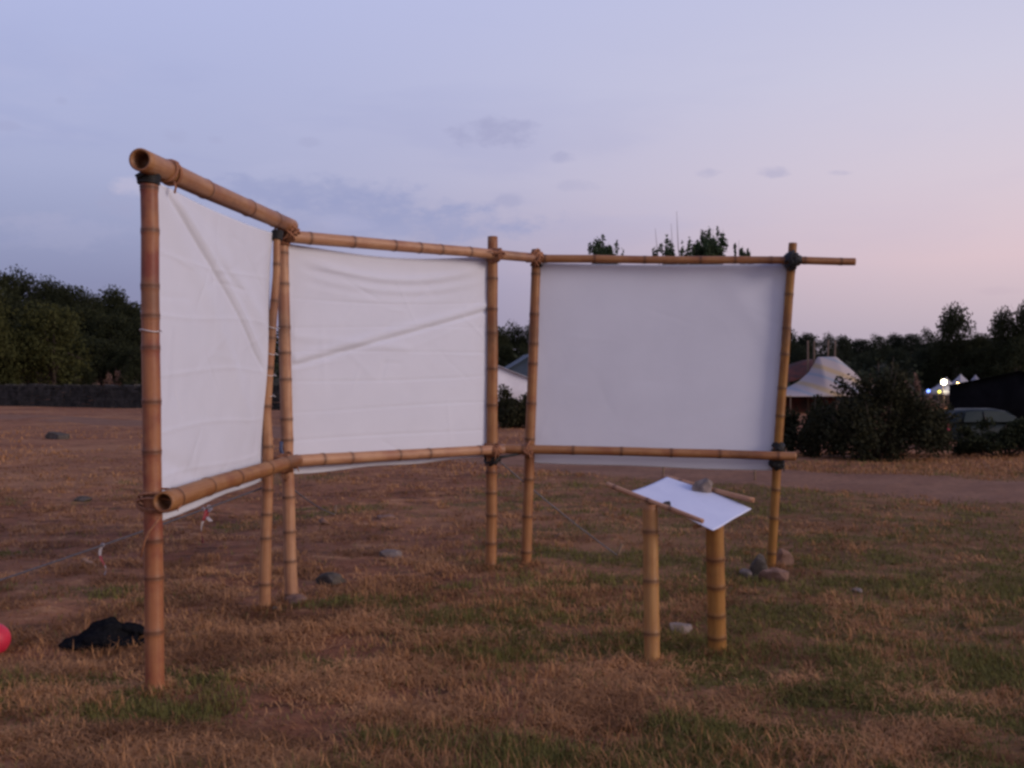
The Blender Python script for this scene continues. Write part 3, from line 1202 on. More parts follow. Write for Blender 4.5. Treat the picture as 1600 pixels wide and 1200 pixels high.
stone(85, 686, 30, 15, 'stone_dark', 'dark rock lying alone far out on the brown field', 1, name='rock', cat='rock')
stone(609, 871, 40, 9, 'stone', 'flat pale stone on the ground below the middle sheet', 2, .6)
stone(601, 812, 28, 7, 'stone_pink', 'small flat pale stone further back below the middle sheet', 3)
stone(515, 912, 38, 18, 'stone_dark', 'grey-green stone behind the frame, beside the corner posts', 4)
stone(459, 944, 30, 15, 'stone_pink', 'pinkish stone wedged against the foot of the corner post', 5, .6)
stone(431, 953, 10, 6, 'stone', 'tiny pale stone between the feet of the two corner posts', 6)
stone(502, 822, 18, 10, 'stone_pink', 'small reddish stone beyond the corner posts', 7)
stone(1062, 989, 36, 21, 'stone', 'grey stone on the grass between the two stand posts', 8, .6, .5)
stone(1185, 899, 26, 32, 'stone_dark', 'dark upright stone leaning at the foot of the yellowish end post', 9, .7)
stone(1213, 909, 48, 27, 'stone_pink', 'large pinkish stone in front of the foot of the yellowish end post', 10, .6)
stone(1224, 884, 28, 24, 'stone_pink', 'brown stone behind the foot of the yellowish end post', 11, .7)
stone(1168, 898, 20, 12, 'stone', 'small grey stone beside the stones at the end post', 12, .7)
stone(1340, 927, 16, 7, 'stone', 'small pale stone lying in the grass beyond the end post', 13)
stone(875, 838, 10, 6, 'stone_pink', 'tiny reddish stone under the smooth sheet', 14)
stone(125, 783, 22, 8, 'stone_dark', 'flat dark stone on the field behind the stained post', 15)
# paperweights
pw = B_ + BC * .46 - (B_ - A_) * .07
stone(0, 700, 1, 1, 'stone', 'grey angular stone weighing down the back edge of the paper', 16).name = 'paperweight_stone'
o = bpy.data.objects['paperweight_stone']
o.data = stone_mesh('paperweight_stone', .078, .055, .070, 23, .35, .26)
o.data.materials.append(M['stone'])
o.location = pw + Vector((0, 0, .004))
o.rotation_euler = (0, R(14), .6)
pw = A_ + AD * .44 + (B_ - A_) * .085
o = link('paperweight_stone', stone_mesh('paperweight_stone', .036, .026, .026, 17), M['stone_dark'], None, pw + Vector((0, 0, -.004)))
o.rotation_euler = (0, R(14), -.6)
tag(o, 'small dark flat stone on the front edge of the paper', 'stone')


# bark chip
def chip():
    y = EYE * FPX / (886 - 600)
    x = (141 - 800) / FPX * y
    nu, nv = 9, 5
    v, q = [], []
    for i in range(nu):
        for j in range(nv):
            a = (j / (nv - 1) - .5) * 2.0
            l = (i / (nu - 1) - .5) * .15
            wv = .030 * (1 - .5 * abs(i / (nu - 1) - .5)) * (1 + .2 * math.sin(i * 2.3))
            v.append((l, wv * math.sin(a), wv * math.cos(a) * .7 + .004 * math.sin(i * 1.7)))
    for i in range(nu - 1):
        for j in range(nv - 1):
            q.append((i * nv + j, (i + 1) * nv + j, (i + 1) * nv + j + 1, i * nv + j + 1))
    me = mesh_np('bark_piece', v, quads=q, smooth=True)
    o = link('bark_piece', me, simple_mat('bark_tan', (.36, .22, .14), (.26, .15, .10), 25, .9, .3), None, (x, y, h1(x, y) + .02))
    o.rotation_euler = (.1, R(24), -.3)
    o.modifiers.new('thickness', 'SOLIDIFY').thickness = .006
    tag(o, 'curled tan piece of bark lying on the field by the guy rope', 'bark')


chip()


# ------------------------------------------------------------------ guy ropes with pegs and tape
def guy(a, b, sagm, label, r=.006):
    a, b = Vector(a), Vector(b)
    root = thing('guy_rope', label, 'rope', (b.x, b.y, b.z))
    pts = []
    for k in range(25):
        t = k / 24
        p = a.lerp(b, t)
        p.z -= sagm * 4 * t * (1 - t)
        pts.append(p - b)
    MB().tube(pts, r, 7).build('line', M['rope'], root)
    d = (b - a)
    d.z = 0
    d.normalize()
    MB().tube([Vector((0, 0, -.12)) - d * .06, d * .05 + Vector((0, 0, .10))], [.010, .013], 8).build('peg', M['wood'], root)
    # a few turns round the pole
    return root


g1 = guy(P(416, 760, 6.72), Vector((-4.05, 6.0, h1(-4.05, 6.0))), .02, 'grey guy rope running from the crooked post out past the stained post')
g2 = guy(P(449, 757, 6.98), Vector((-2.02, 11.4, h1(-2.02, 11.4))), .03, 'grey guy rope pegged out behind the corner posts')
g3 = guy(P(775, 716, 8.10), Vector((.93, 8.75, h1(.93, 8.75))), .02, 'grey guy rope pegged behind the smooth sheet beside the paired posts')

M['tape_red'] = simple_mat('tape_red', (.28, .035, .05), (.22, .03, .04), 30, .5, 0)
M['tape_white'] = simple_mat('tape_white', (.42, .38, .40), (.34, .31, .33), 30, .5, 0)


def tape(root_pt, length, seed, label, wide=.035):
    rng = random.Random(seed)
    root = thing('warning_tape', label, 'tape', root_pt, rng.uniform(-.4, .4), 'strips of warning tape on the guy rope')
    n = 15
    bands = 3
    for b in range(bands):
        v, q = [], []
        for i in range(6):
            s = (b + i / 5) / bands
            z = -s * length
            x = .018 * math.sin(s * 5 + seed)
            y = .012 * math.sin(s * 7 + seed * 2)
            tw = s * 1.6 + seed
            for k in (-.5, .5):
                v.append((x + wide * k * math.cos(tw), y + wide * k * math.sin(tw), z))
        for i in range(5):
            q.append((2 * i, 2 * i + 1, 2 * i + 3, 2 * i + 2))
        me = mesh_np('band', v, quads=q, smooth=True)
        o = link('band', me, M['tape_white' if b % 2 == seed % 2 else 'tape_red'], root)
        o.modifiers.new('thickness', 'SOLIDIFY').thickness = .001
    MB().tube([Vector((math.cos(t) * .011, 0, .004 + math.sin(t) * .011)) for t in np.linspace(0, 2 * math.pi, 12, endpoint=False)], .004, 5, closed=True).build('knot', M['tape_white'], root)


ga, gb = P(416, 760, 6.72), Vector((-4.05, 6.0, 0.0))


def on_guy(px):
    best = min((abs(800 + FPX * (ga.lerp(gb, t).x) / ga.lerp(gb, t).y - px), t) for t in np.linspace(0, 1, 400))
    t = best[1]
    p = ga.lerp(gb, t)
    p.z -= .02 * 4 * t * (1 - t)
    return p


tape(on_guy(318), .22, 1, 'longest red and white tape strip hanging from the guy rope behind the near sheet', .03)
tape(on_guy(327), .09, 2, 'short white tape end knotted on the guy rope near the near sheet', .03)
tape(on_guy(160), .19, 4, 'red tape strip hanging from the guy rope outside the stained post', .022)

# two marker pegs on the verge of the track
for (px, py, lab) in ((1036, 750, 'short dark peg seen just above the back corner of the paper'), (1179, 752, 'short dark peg on the track verge beside the yellowish end post')):
    y = EYE * FPX / (py - 600)
    x = (px - 800) / FPX * y
    root = thing('marker_peg', lab, 'peg', (x, y, h1(x, y)), 0, 'pegs along the track')
    MB().tube([(0, 0, -.1), (.004, 0, .20)], [.017, .020], 8).build('shaft', M['wood'], root)
    MB().tube([(.004, 0, .20), (.004, 0, .225)], [.027, .024], 8).build('head', M['bark'], root)


# ------------------------------------------------------------------ jacket and ball
def jacket():
    y = EYE * FPX / (1010 - 600)
    cx = (158 - 800) / FPX * y
    bm = bmesh.new()

    def blob(x, yy, z, sx, sy, sz, rz=0, ry=0):
        mtx = Matrix.Translation((x, yy, z)) @ Matrix.Rotation(rz, 4, 'Z') @ Matrix.Rotation(ry, 4, 'Y') @ Matrix.Diagonal((sx, sy, sz, 1))
        bmesh.ops.create_uvsphere(bm, u_segments=24, v_segments=14, radius=1, matrix=mtx)
    blob(-.02, .06, .045, .15, .14, .060)
    blob(-.165, .02, .026, .085, .075, .038, .2)
    blob(.015, .08, .105, .075, .085, .055, .3, .15)
    blob(-.05, .07, .085, .07, .08, .055, .3, -.5)
    blob(.135, .09, .095, .10, .05, .026, -.1, .18)
    blob(.15, .03, .030, .085, .07, .030, .1)
    blob(.05, .0, .035, .13, .06, .042, -.2)
    blob(-.09, -.01, .030, .10, .055, .030, .35)
    me = bpy.data.meshes.new('jacket')
    bm.to_mesh(me)
    bm.free()
    o = link('jacket', me, None, None, (cx, y + .02, h1(cx, y)))
    md = o.modifiers.new('r', 'REMESH')
    md.mode = 'VOXEL'
    md.voxel_size = .009
    dg = bpy.context.evaluated_depsgraph_get()
    me2 = bpy.data.meshes.new_from_object(o.evaluated_get(dg))
    o.modifiers.clear()
    o.data = me2
    co = np.empty(len(me2.vertices) * 3)
    nr = np.empty(len(me2.vertices) * 3)
    me2.vertices.foreach_get('co', co)
    me2.vertices.foreach_get('normal', nr)
    co = co.reshape(-1, 3)
    nr = nr.reshape(-1, 3)
    for i in range(len(co)):
        p = Vector(co[i])
        q = p * 11 + Vector((mnoise.noise(p * 8), mnoise.noise(p * 8 + Vector((5, 5, 5))), 0)) * 1.6
        f = 1 - 2 * abs(mnoise.noise(q))
        g = mnoise.noise(p * 22)
        co[i] += nr[i] * (.016 * (f - .55) + .004 * g)
    me2.vertices.foreach_set('co', co.ravel())
    me2.polygons.foreach_set('use_smooth', np.full(len(me2.polygons), True))
    me2.update()
    me2.materials.clear()
    me2.materials.append(simple_mat('black_fleece', (.0075, .0075, .009), (.013, .013, .015), 60, .95, .4, .004, .0))
    tag(o, 'crumpled black jacket dropped on the ground beside the stained post', 'jacket')


jacket()


def ball():
    y = 5.58
    x = (-11 - 800) / FPX * y
    r = .092
    root = thing('play_ball', 'bright red ball at the edge of the picture, beyond the black jacket', 'ball', (x, y, h1(x, y)))
    m, t, b = new_mat('red_rubber')
    nz = t.noise(t.n('ShaderNodeTexCoord').outputs['Object'], 9, 4, .6)
    t.link(t.mix(t.maprange(nz, .35, .7), (.62, .022, .055), (.52, .02, .05)), b.inputs['Base Color'])
    b.inputs['Roughness'].default_value = .55
    bm = bmesh.new()
    bmesh.ops.create_uvsphere(bm, u_segments=48, v_segments=32, radius=r)
    for vt in bm.verts:
        a = math.atan2(vt.co.y, vt.co.x)
        g = math.exp(-(math.sin(a * 3) / .09) ** 2) * (1 - abs(vt.co.z / r) ** 4)
        vt.co *= 1 - .012 * g
    me = bpy.data.meshes.new('shell')
    bm.to_mesh(me)
    bm.free()
    me.polygons.foreach_set('use_smooth', np.full(len(me.polygons), True))
    o = link('shell', me, m, root, (0, 0, r - .004))
    o.rotation_euler = (.5, .3, .2)
    MB().tube([(0, 0, r * 2 - .012), (0, 0, r * 2 - .001)], [.012, .010], 12).build('valve', M['rubber'], root)


ball()


# ------------------------------------------------------------------ trees and bushes
def leaves(lobes, n, size, rng, shell=.55, droop=0.0):
    """leaf-sized bent quads spread through ellipsoid lobes (cx,cy,cz,rx,ry,rz)"""
    lob = np.array(lobes, float)
    vol = (lob[:, 3] * lob[:, 4] * lob[:, 5]) ** .75
    k = rng.choice(len(lob), n, p=vol / vol.sum())
    d = rng.normal(0, 1, (n, 3))
    d /= np.linalg.norm(d, axis=1)[:, None]
    rad = shell + (1 - shell) * rng.uniform(0, 1, n) ** .85
    rad *= 1 + .06 * rng.normal(0, 1, n)
    c = lob[k, :3] + d * rad[:, None] * lob[k, 3:6]
    u = rng.normal(0, 1, (n, 3))
    u[:, 2] -= droop
    u /= np.linalg.norm(u, axis=1)[:, None]
    w_ = np.cross(u, rng.normal(0, 1, (n, 3)))
    w_ /= np.linalg.norm(w_, axis=1)[:, None]
    s = size * rng.uniform(.6, 1.35, n)[:, None]
    V = np.stack([c - u * s * .5, c + w_ * s * .27, c + u * s * .5, c - w_ * s * .27], 1)
    q = np.arange(n * 4).reshape(n, 4)
    var = np.clip(rng.normal(.45, .25, n), 0, 1)
    return V.reshape(-1, 3), q, np.repeat(var, 4)


def crown_lobes(rng, w_, h, base, nl, top=1.0):
    L = []
    for i in range(nl):
        t = rng.uniform(0, 1)
        rr = w_ * .5 * math.sqrt(max(.10, 1 - ((t - .40) / .64) ** 2)) * rng.uniform(.30, .95)
        a = rng.uniform(0, 2 * math.pi)
        s = w_ * rng.uniform(.13, .24)
        L.append((math.cos(a) * rr * .8, math.sin(a) * rr * .8, base + (h - base) * (t * .84 + .08), s, s, s * rng.uniform(.65, .95)))
    return L


def tree_proto(seed, w_, h, base, nl, nleaf, lsize, conical=0.0):
    """unit tree meshes: crown + trunk"""
    rng = np.random.default_rng(seed)
    L = crown_lobes(rng, w_, h, base, nl)
    if conical:
        L = [(x * (1 - conical * (z - base) / (h - base)), y * (1 - conical * (z - base) / (h - base)), z, a * (1 - .5 * conical * (z - base) / (h - base)), b * (1 - .5 * conical * (z - base) / (h - base)), c) for x, y, z, a, b, c in L]
    v, q, var = leaves(L, nleaf, lsize, rng, .2)
    crown = mesh_np('crown', v, quads=q, attrs={'var': var})
    mb = MB()
    pts = [Vector((rng.normal(0, .02) * h * t, rng.normal(0, .02) * h * t, t * h * .62)) for t in np.linspace(0, 1, 6)]
    pts[0] = Vector((0, 0, -.3))
    mb.tube(pts, list(np.linspace(.035, .012, 6) * h), 8)
    for i in range(7):
        l = L[rng.integers(len(L))]
        a = pts[rng.integers(1, 5)]
        e = Vector(l[:3])
        mb.tube([a, a.lerp(e, .5) + Vector((0, 0, .04 * h)), e], [.014 * h, .009 * h, .004 * h], 6)
    trunk = mb.mesh('trunk')
    return crown, trunk


OAK = [tree_proto(100 + i, 1.0, 1.0, .10, 46, 7500, .038) for i in range(3)]
TALL = [tree_proto(120 + i, .55, 1.0, .10, 26, 2600, .042, .55) for i in range(2)]


def tree(px, ytop, D, wpx, kind, mat, label, name='oak_tree', group=None, seed=0):
    x = (px - 800) / FPX * D
    g = h1(x, D)
    top = EYE + (600 - ytop) / FPX * D
    H = max(top - g, 1.0)
    W = wpx / FPX * D
    proto = (OAK if kind == 'oak' else TALL)[seed % (3 if kind == 'oak' else 2)]
    base_w = 1.0 if kind == 'oak' else .55
    root = thing(name, label, 'tree', (x, D, g), seed * 1.7, group)
    root.scale = (W / base_w, W / base_w, H)
    for nm, me, mt in (('crown', proto[0], mat), ('trunk', proto[1], M['bark'])):
        o = bpy.data.objects.new(nm, me)
        COL.objects.link(o)
        o.parent = root
        if not me.materials:
            me.materials.append(mt)
        o.material_slots[0].link = 'OBJECT'
        o.material_slots[0].material = mt
    return root


HILL = 'dark evergreen oak among the trees covering the hillside'
HG = 'oaks on the hillside'
hill_trees = [(-30, 418, 122, 90), (8, 428, 118, 70), (34, 424, 121, 66), (78, 441, 118, 60), (112, 447, 116, 58), (144, 458, 113, 56), (173, 455, 117, 62), (203, 474, 112, 62), (232, 486, 110, 64),
              (-5, 462, 104, 90), (52, 470, 104, 80), (98, 482, 101, 80), (140, 486, 101, 72), (178, 492, 99, 72), (216, 500, 97, 72),
              (120, 520, 93, 66), (158, 530, 91, 64), (195, 536, 90, 62), (232, 545, 88, 60), (122, 565, 84, 50), (212, 572, 82, 46)]
ORD = ['first', 'second', 'third', 'fourth', 'fifth', 'sixth', 'seventh', 'eighth', 'ninth']
for i, (px, yt, D, wp) in enumerate(hill_trees):
    if i < 9:
        lab = ORD[8 - i] + ' dark oak along the hill skyline, counting outwards from the stained post'
    elif i < 15:
        lab = ORD[14 - i] + ' dark oak in the row just under the hill skyline, counting from the stained post'
    else:
        lab = ORD[sorted(range(15, 21), key=lambda k: -hill_trees[k][0]).index(i)] + ' dark oak low on the hillside above the wall, counting from the stained post'
    tree(px, yt, D, wp * 1.35, 'oak', M['leaf_oak'], lab, group=HG, seed=i)
tree(84, 478, 80, 150, 'oak', M['leaf_olive'], 'lighter olive-green tree behind the stone wall, standing out from the dark hillside', 'broadleaf_tree', seed=1)
tree(4, 505, 79, 150, 'oak', M['leaf_olive'], 'wide olive-green tree behind the stone wall at the edge of the picture', 'broadleaf_tree', seed=2)
tree(-26, 445, 76, 120, 'oak', M['leaf_olive'], 'tall brownish-green tree cut by the edge of the picture beside the hill', 'broadleaf_tree', seed=0)

GAP = 'dark tree on the ridge seen in the gap between two sheets'
for i, (px, yt, D, wp) in enumerate(((779, 512, 128, 52), (806, 506, 132, 56), (832, 510, 130, 52), (790, 538, 112, 50), (822, 540, 110, 50))):
    tree(px, yt, D, wp, 'oak', M['leaf_oak'], ORD[i if i < 3 else i - 3] + (' tree from the left on the skyline in the gap between two sheets' if i < 3 else ' tree from the left above the tents in the gap between two sheets'), group='trees in the gap', seed=i + 4)
RID = 'dark tree along the low ridge behind the striped tent'
for i, (px, yt, D, wp) in enumerate(((1232, 516, 150, 44), (1262, 521, 150, 46), (1292, 523, 152, 46), (1318, 527, 155, 44), (1346, 530, 160, 46), (1372, 524, 158, 44), (1398, 524, 160, 44), (1424, 522, 158, 46), (1452, 515, 150, 48),
                                     (1250, 545, 125, 50), (1300, 548, 124, 54), (1352, 550, 122, 56), (1402, 548, 120, 54), (1446, 545, 116, 54))):
    tree(px, yt, D, wp, 'oak', M['leaf_wood'], (ORD[i] + ' dark tree along the ridge skyline, counting from the yellowish end post') if i < 9 else ORD[i - 9] + ' dark tree low below the ridge skyline, counting from the yellowish end post', group='trees along the ridge', seed=i)
tree(1494, 484, 112, 78, 'oak', M['leaf_oak'], 'tall round-headed tree rising above the lit tents', 'broadleaf_tree', seed=0)
tree(1466, 528, 114, 62, 'oak', M['leaf_oak'], 'dark low tree left of the round-headed tree', 'broadleaf_tree', seed=2)
tree(1532, 522, 116, 64, 'oak', M['leaf_oak'], 'dark lower tree filling the dip just right of the round-headed tree', 'broadleaf_tree', seed=1)
tree(1572, 490, 108, 70, 'oak', M['leaf_oak'], 'tall dark tree standing over the black marquee', 'broadleaf_tree', seed=0)
tree(1608, 474, 106, 76, 'oak', M['leaf_oak'], 'tallest dark tree, cut by the picture edge beside the black marquee', 'broadleaf_tree', seed=1)
tree(1590, 530, 104, 90, 'oak', M['leaf_oak'], 'broad dark tree directly behind the black marquee', 'broadleaf_tree', seed=2)
tree(1530, 545, 110, 84, 'oak', M['leaf_oak'], 'dark bushy tree directly behind the lit pagoda tents', 'broadleaf_tree', seed=1)


def shoot_tree(px0, D, shoots, label, seed):
    """young tree of upright leafy shoots; shoots = (px, ytop, width px, leafy)"""
    rng = np.random.default_rng(seed)
    x0 = (px0 - 800) / FPX * D
    g = h1(x0, D)
    root = thing('young_tree', label, 'tree', (x0, D, g))
    mb = MB()
    mb.tube([(0, 0, -.2), (.05, 0, 1.2), (.0, .05, 2.6)], [.09, .075, .06], 10)
    L = []
    for (px, yt, wp, leafy) in shoots:
        x = (px - 800) / FPX * D - x0
        top = EYE + (600 - yt) / FPX * D - g
        yy = rng.uniform(-.5, .5)
        mb.tube([(0, .03, 2.0), (x * .55, yy * .5, 3.0 + .25 * top), (x * .92, yy, top * .85), (x, yy, top)], [.04, .028, .012, .004], 6)
        if leafy:
            wm = wp / FPX * D
            z = top - .12
            k = 0
            while z > 3.2:
                f = min(1.0, .35 + k * .22)
                L.append((x * (1 - .04 * k) + rng.normal(0, .10), yy + rng.normal(0, .12), z, wm * .55 * f, wm * .5 * f, .26))
                z -= .20
                k += 1
    v, q, var = leaves(L, 2500 + 160 * len(L), .12, rng, .2)
    link('crown', mesh_np('crown', v, quads=q, attrs={'var': var}), M['leaf_teal'], root)
    mb.build('trunk', M['bark'], root)


shoot_tree(945, 34, [(928, 373, 15, 1), (941, 370, 17, 1), (957, 384, 18, 1), (967, 389, 12, 1), (945, 385, 30, 1), (935, 388, 26, 1)], 'small green tree top showing above the top rail near the paired posts', 1)
shoot_tree(1085, 33, [(1033, 382, 20, 1), (1048, 371, 16, 1), (1055, 332, 8, 0), (1050, 348, 8, 0), (1024, 356, 6, 0), (1074, 376, 14, 1), (1062, 386, 14, 1), (1098, 361, 16, 1), (1118, 354, 20, 1), (1134, 355, 18, 1), (1108, 368, 16, 1), (1040, 389, 26, 1), (1095, 383, 28, 1), (1122, 374, 30, 1), (1110, 386, 34, 1)], 'larger green tree top with bare twigs showing above the top rail', 2)
shoot_tree(1165, 36, [(1156, 386, 9, 1), (1156, 374, 4, 0), (1176, 389, 7, 1)], 'lowest leafy tree tips above the top rail near the black lashing', 3)


def bush(name, x, y, w_, d_, h, nl, nleaf, lsize, mat, label, seed, twigs=14, cat='bush'):
    rng = np.random.default_rng(seed)
    g = h1(x, y)
    root = thing(name, label, cat, (x, y, g))
    L = []
    for i in range(nl):
        a = rng.uniform(0, 2 * math.pi)
        r = math.sqrt(rng.uniform(0, 1)) * .92
        e = math.sqrt(max(0.05, 1 - r * r))
        s = rng.uniform(.13, .23)
        z = h * e * rng.uniform(.3, .92)
        L.append((math.cos(a) * r * w_ / 2 * .88, math.sin(a) * r * d_ / 2 * .88, max(z - s * h * .4, .06), s * w_ * .5, s * d_ * .6, s * h * .9))
    v, q, var = leaves(L, nleaf, lsize, rng, .05)
    v[:, 2] = np.maximum(v[:, 2], 0)
    link('foliage', mesh_np('foliage', v, quads=q, attrs={'var': var}), M[mat], root)
    mb = MB()
    for i in range(twigs):
        l = L[rng.integers(len(L))]
        e = Vector(l[:3]) * 1.12
        e.z += l[5] * 1.1
        mb.tube([(rng.normal(0, .1), rng.normal(0, .1), -.05), Vector(l[:3]) * .6, e], [.022, .014, .003], 5)
    mb.build('stems', M['bark'], root)
    return root


def bushpx(px0, px1, ytop, ybase, D, **kw):
    x = ((px0 + px1) / 2 - 800) / FPX * D
    w_ = (px1 - px0) / FPX * D
    top = EYE + (600 - ytop) / FPX * D
    return bush(x=x, y=D, w_=w_, d_=w_ * .8, h=(top - h1(x, D)) * 1.10, **kw)


bushpx(1245, 1508, 570, 720, 20.2, name='bush', nl=90, nleaf=22000, lsize=.085, mat='leaf_bush', label='large dark bush beside the dirt track in front of the striped tent', seed=1, twigs=40)
bushpx(1205, 1330, 612, 712, 21.2, name='bush', nl=34, nleaf=6500, lsize=.085, mat='leaf_bush', label='lower dark bush showing just past the yellowish end post', seed=2, twigs=20)
bushpx(1478, 1660, 650, 716, 20.6, name='bush', nl=40, nleaf=9000, lsize=.08, mat='leaf_oak', label='low black-green bush in front of the parked car', seed=3, twigs=20)
bushpx(740, 870, 604, 668, 33, name='bush', nl=90, nleaf=14000, lsize=.10, mat='leaf_bush', label='dark bush seen in the gap between two sheets', seed=4, twigs=24)
bushpx(1395, 1455, 574, 620, 56, name='bush', nl=18, nleaf=2600, lsize=.17, mat='leaf_dry', label='pale dry bush left of the bright lamps', seed=5, twigs=14)
bushpx(1335, 1388, 578, 620, 54, name='bush', nl=18, nleaf=2200, lsize=.17, mat='leaf_dry', label='pale pinkish dry bush to the right of the striped tent', seed=6, twigs=14)
bushpx(140, 195, 564, 606, 82, name='bush', nl=16, nleaf=1800, lsize=.22, mat='leaf_dry', label='straw-coloured dry bush behind the stone wall', seed=7, twigs=10)
bushpx(-40, 60, 570, 612, 76, name='bush', nl=18, nleaf=2400, lsize=.2, mat='leaf_olive', label='green bush growing over the stone wall at the picture edge', seed=8, twigs=10)
bushpx(150, 250, 585, 612, 70, name='bush', nl=18, nleaf=2400, lsize=.2, mat='leaf_bush', label='dark low bush over the stone wall beside the stained post', seed=9, twigs=10)
bushpx(1425, 1500, 612, 640, 40, name='bush', nl=18, nleaf=2200, lsize=.13, mat='leaf_dry', label='brownish bush below the small coloured lamps', seed=10, twigs=10)


def woodland():
    rng = np.random.default_rng(3)
    n = 900
    y = rng.uniform(100, 330, n)
    x = rng.uniform(-.75, .75, n) * y
    g = hgt(x, y)
    k = 150
    hh = rng.uniform(3.0, 5.2, n)
    c = np.repeat(np.stack([x, y, g + hh * .55], 1), k, 0)
    d = rng.normal(0, 1, (n * k, 3))
    d /= np.linalg.norm(d, axis=1)[:, None]
    rad = rng.uniform(.15, 1.0, n * k)
    hs = np.repeat(hh, k)
    c = c + d * rad[:, None] * np.stack([hs * .6, hs * .6, hs * .5], 1)
    u = rng.normal(0, 1, (n * k, 3))
    u /= np.linalg.norm(u, axis=1)[:, None]
    w_ = np.cross(u, rng.normal(0, 1, (n * k, 3)))
    w_ /= np.linalg.norm(w_, axis=1)[:, None]
    s = rng.uniform(.35, .75, n * k)[:, None]
    V = np.stack([c - u * s * .5, c + w_ * s * .35, c + u * s * .5, c - w_ * s * .35], 1).reshape(-1, 3)
    q = np.arange(n * k * 4).reshape(-1, 4)
    me = mesh_np('woodland', V, quads=q, attrs={'var': np.repeat(np.clip(rng.normal(.4, .25, n * k), 0, 1), 4)})
    tag(link('woodland', me, M['leaf_wood']), 'dark scrub woodland covering the far slopes', 'woodland', kind='stuff')


woodland()


# ------------------------------------------------------------------ dry stone wall
def stone_wall():
    rng = np.random.default_rng(8)
    a, b = np.array([-62.0, 84.0]), np.array([-13.5, 60.0])
    d = (b - a)
    L = np.linalg.norm(d)
    d /= L
    ang = math.atan2(d[1], d[0])
    root = thing('stone_wall', 'long grey dry stone wall along the far edge of the brown field', 'wall', ((a[0] + b[0]) / 2, (a[1] + b[1]) / 2, 0))
    org = np.array([(a[0] + b[0]) / 2, (a[1] + b[1]) / 2, 0])
    mb, cp = MB(), MB()
    for row in range(5):
        s = 0.0
        while s < L:
            ln = rng.uniform(.28, .62)
            p = a + d * (s + ln / 2)
            z = h1(p[0], p[1]) + row * .25 + .10
            tilt = Matrix.Rotation(ang + rng.normal(0, .06), 3, 'Z') @ Matrix.Rotation(rng.normal(0, .05), 3, 'Y')
            mb.box(Vector((p[0], p[1], z)) - Vector(org), (ln * .95, .5 + rng.uniform(-.08, .08), .235 * rng.uniform(.85, 1.1)), mat=tilt)
            s += ln
    s = 0.0
    while s < L:
        ln = rng.uniform(.2, .45)
        p = a + d * (s + ln / 2)
        cp.box(Vector((p[0], p[1], h1(p[0], p[1]) + 1.36)) - Vector(org), (ln * .9, .48, .30 * rng.uniform(.6, 1.25)), mat=Matrix.Rotation(ang + rng.normal(0, .15), 3, 'Z') @ Matrix.Rotation(rng.normal(0, .2), 3, 'Y'))
        s += ln
    m = simple_mat('wall_stone', (.026, .025, .023), (.060, .055, .050), 1.6, .95, .4, .05, .05)
    o = mb.build('stones', m, root, smooth=False)
    o['kind'] = 'stuff'
    o = cp.build('coping', m, root, smooth=False)
    o['kind'] = 'stuff'


stone_wall()


# ------------------------------------------------------------------ tents
def grid_mesh(name, fn, nu, nv):
    v = []
    for j in range(nv):
        for i in range(nu):
            v.append(fn(i / (nu - 1), j / (nv - 1)))
    i = np.arange(nu * nv).reshape(nv, nu)
    q = np.stack([i[:-1, :-1], i[:-1, 1:], i[1:, 1:], i[1:, :-1]], -1).reshape(-1, 4)
    return mesh_np(name, v, quads=q, smooth=True)


def stripes_mat():
    m, t, b = new_mat('striped_canvas')
    co = t.n('ShaderNodeTexCoord').outputs['Object']
    s = t.n('ShaderNodeSeparateXYZ')
    t.link(co, s.inputs[0])
    k = t.math('ADD', t.math('MULTIPLY', s.outputs[0], .55), t.math('MULTIPLY', s.outputs[2], 1.25))
    k = t.math('FRACT', t.math('MULTIPLY', t.math('ADD', k, t.math('MULTIPLY', t.noise(co, .5, 2, .5), .3)), .42))
    c = t.ramp(k, [(0.0, (.39, .32, .29)), (.30, (.37, .31, .30)), (.38, (.25, .27, .30)), (.44, (.26, .28, .31)), (.52, (.36, .31, .30)), (.68, (.38, .32, .29)), (.78, (.40, .29, .16)), (.90, (.40, .29, .17)), (1.0, (.39, .32, .29))])
    t.link(c, b.inputs['Base Color'])
    b.inputs['Roughness'].default_value = .8
    return m


M['stripes'] = stripes_mat()
M['white_canvas'] = simple_mat('white_canvas', (.66, .64, .67), (.58, .56, .60), 1.5, .7, .1, .02)
M['teal_canvas'] = simple_mat('teal_canvas', (.055, .075, .095), (.075, .095, .115), 1.5, .7, .1, .02)
M['red_canvas'] = simple_mat('red_canvas', (.11, .030, .022), (.035, .02, .02), 1.2, .8, .1, .02)
M['black_canvas'] = simple_mat('black_canvas', (.006, .006, .007), (.010, .010, .011), 1.5, .95, .1, .02, 0.0)
M['pole_wood'] = simple_mat('pole_wood', (.11, .075, .055), (.16, .11, .08), 3, .9, .2)

PROF = [(-3.9, .95), (-2.95, 1.30), (-2.2, 1.72), (-1.4, 2.45), (-.95, 3.2), (-.72, 3.72), (.75, 3.74), (1.5, 3.1), (2.3, 2.4), (2.7, 1.7), (5.2, 0.9)]


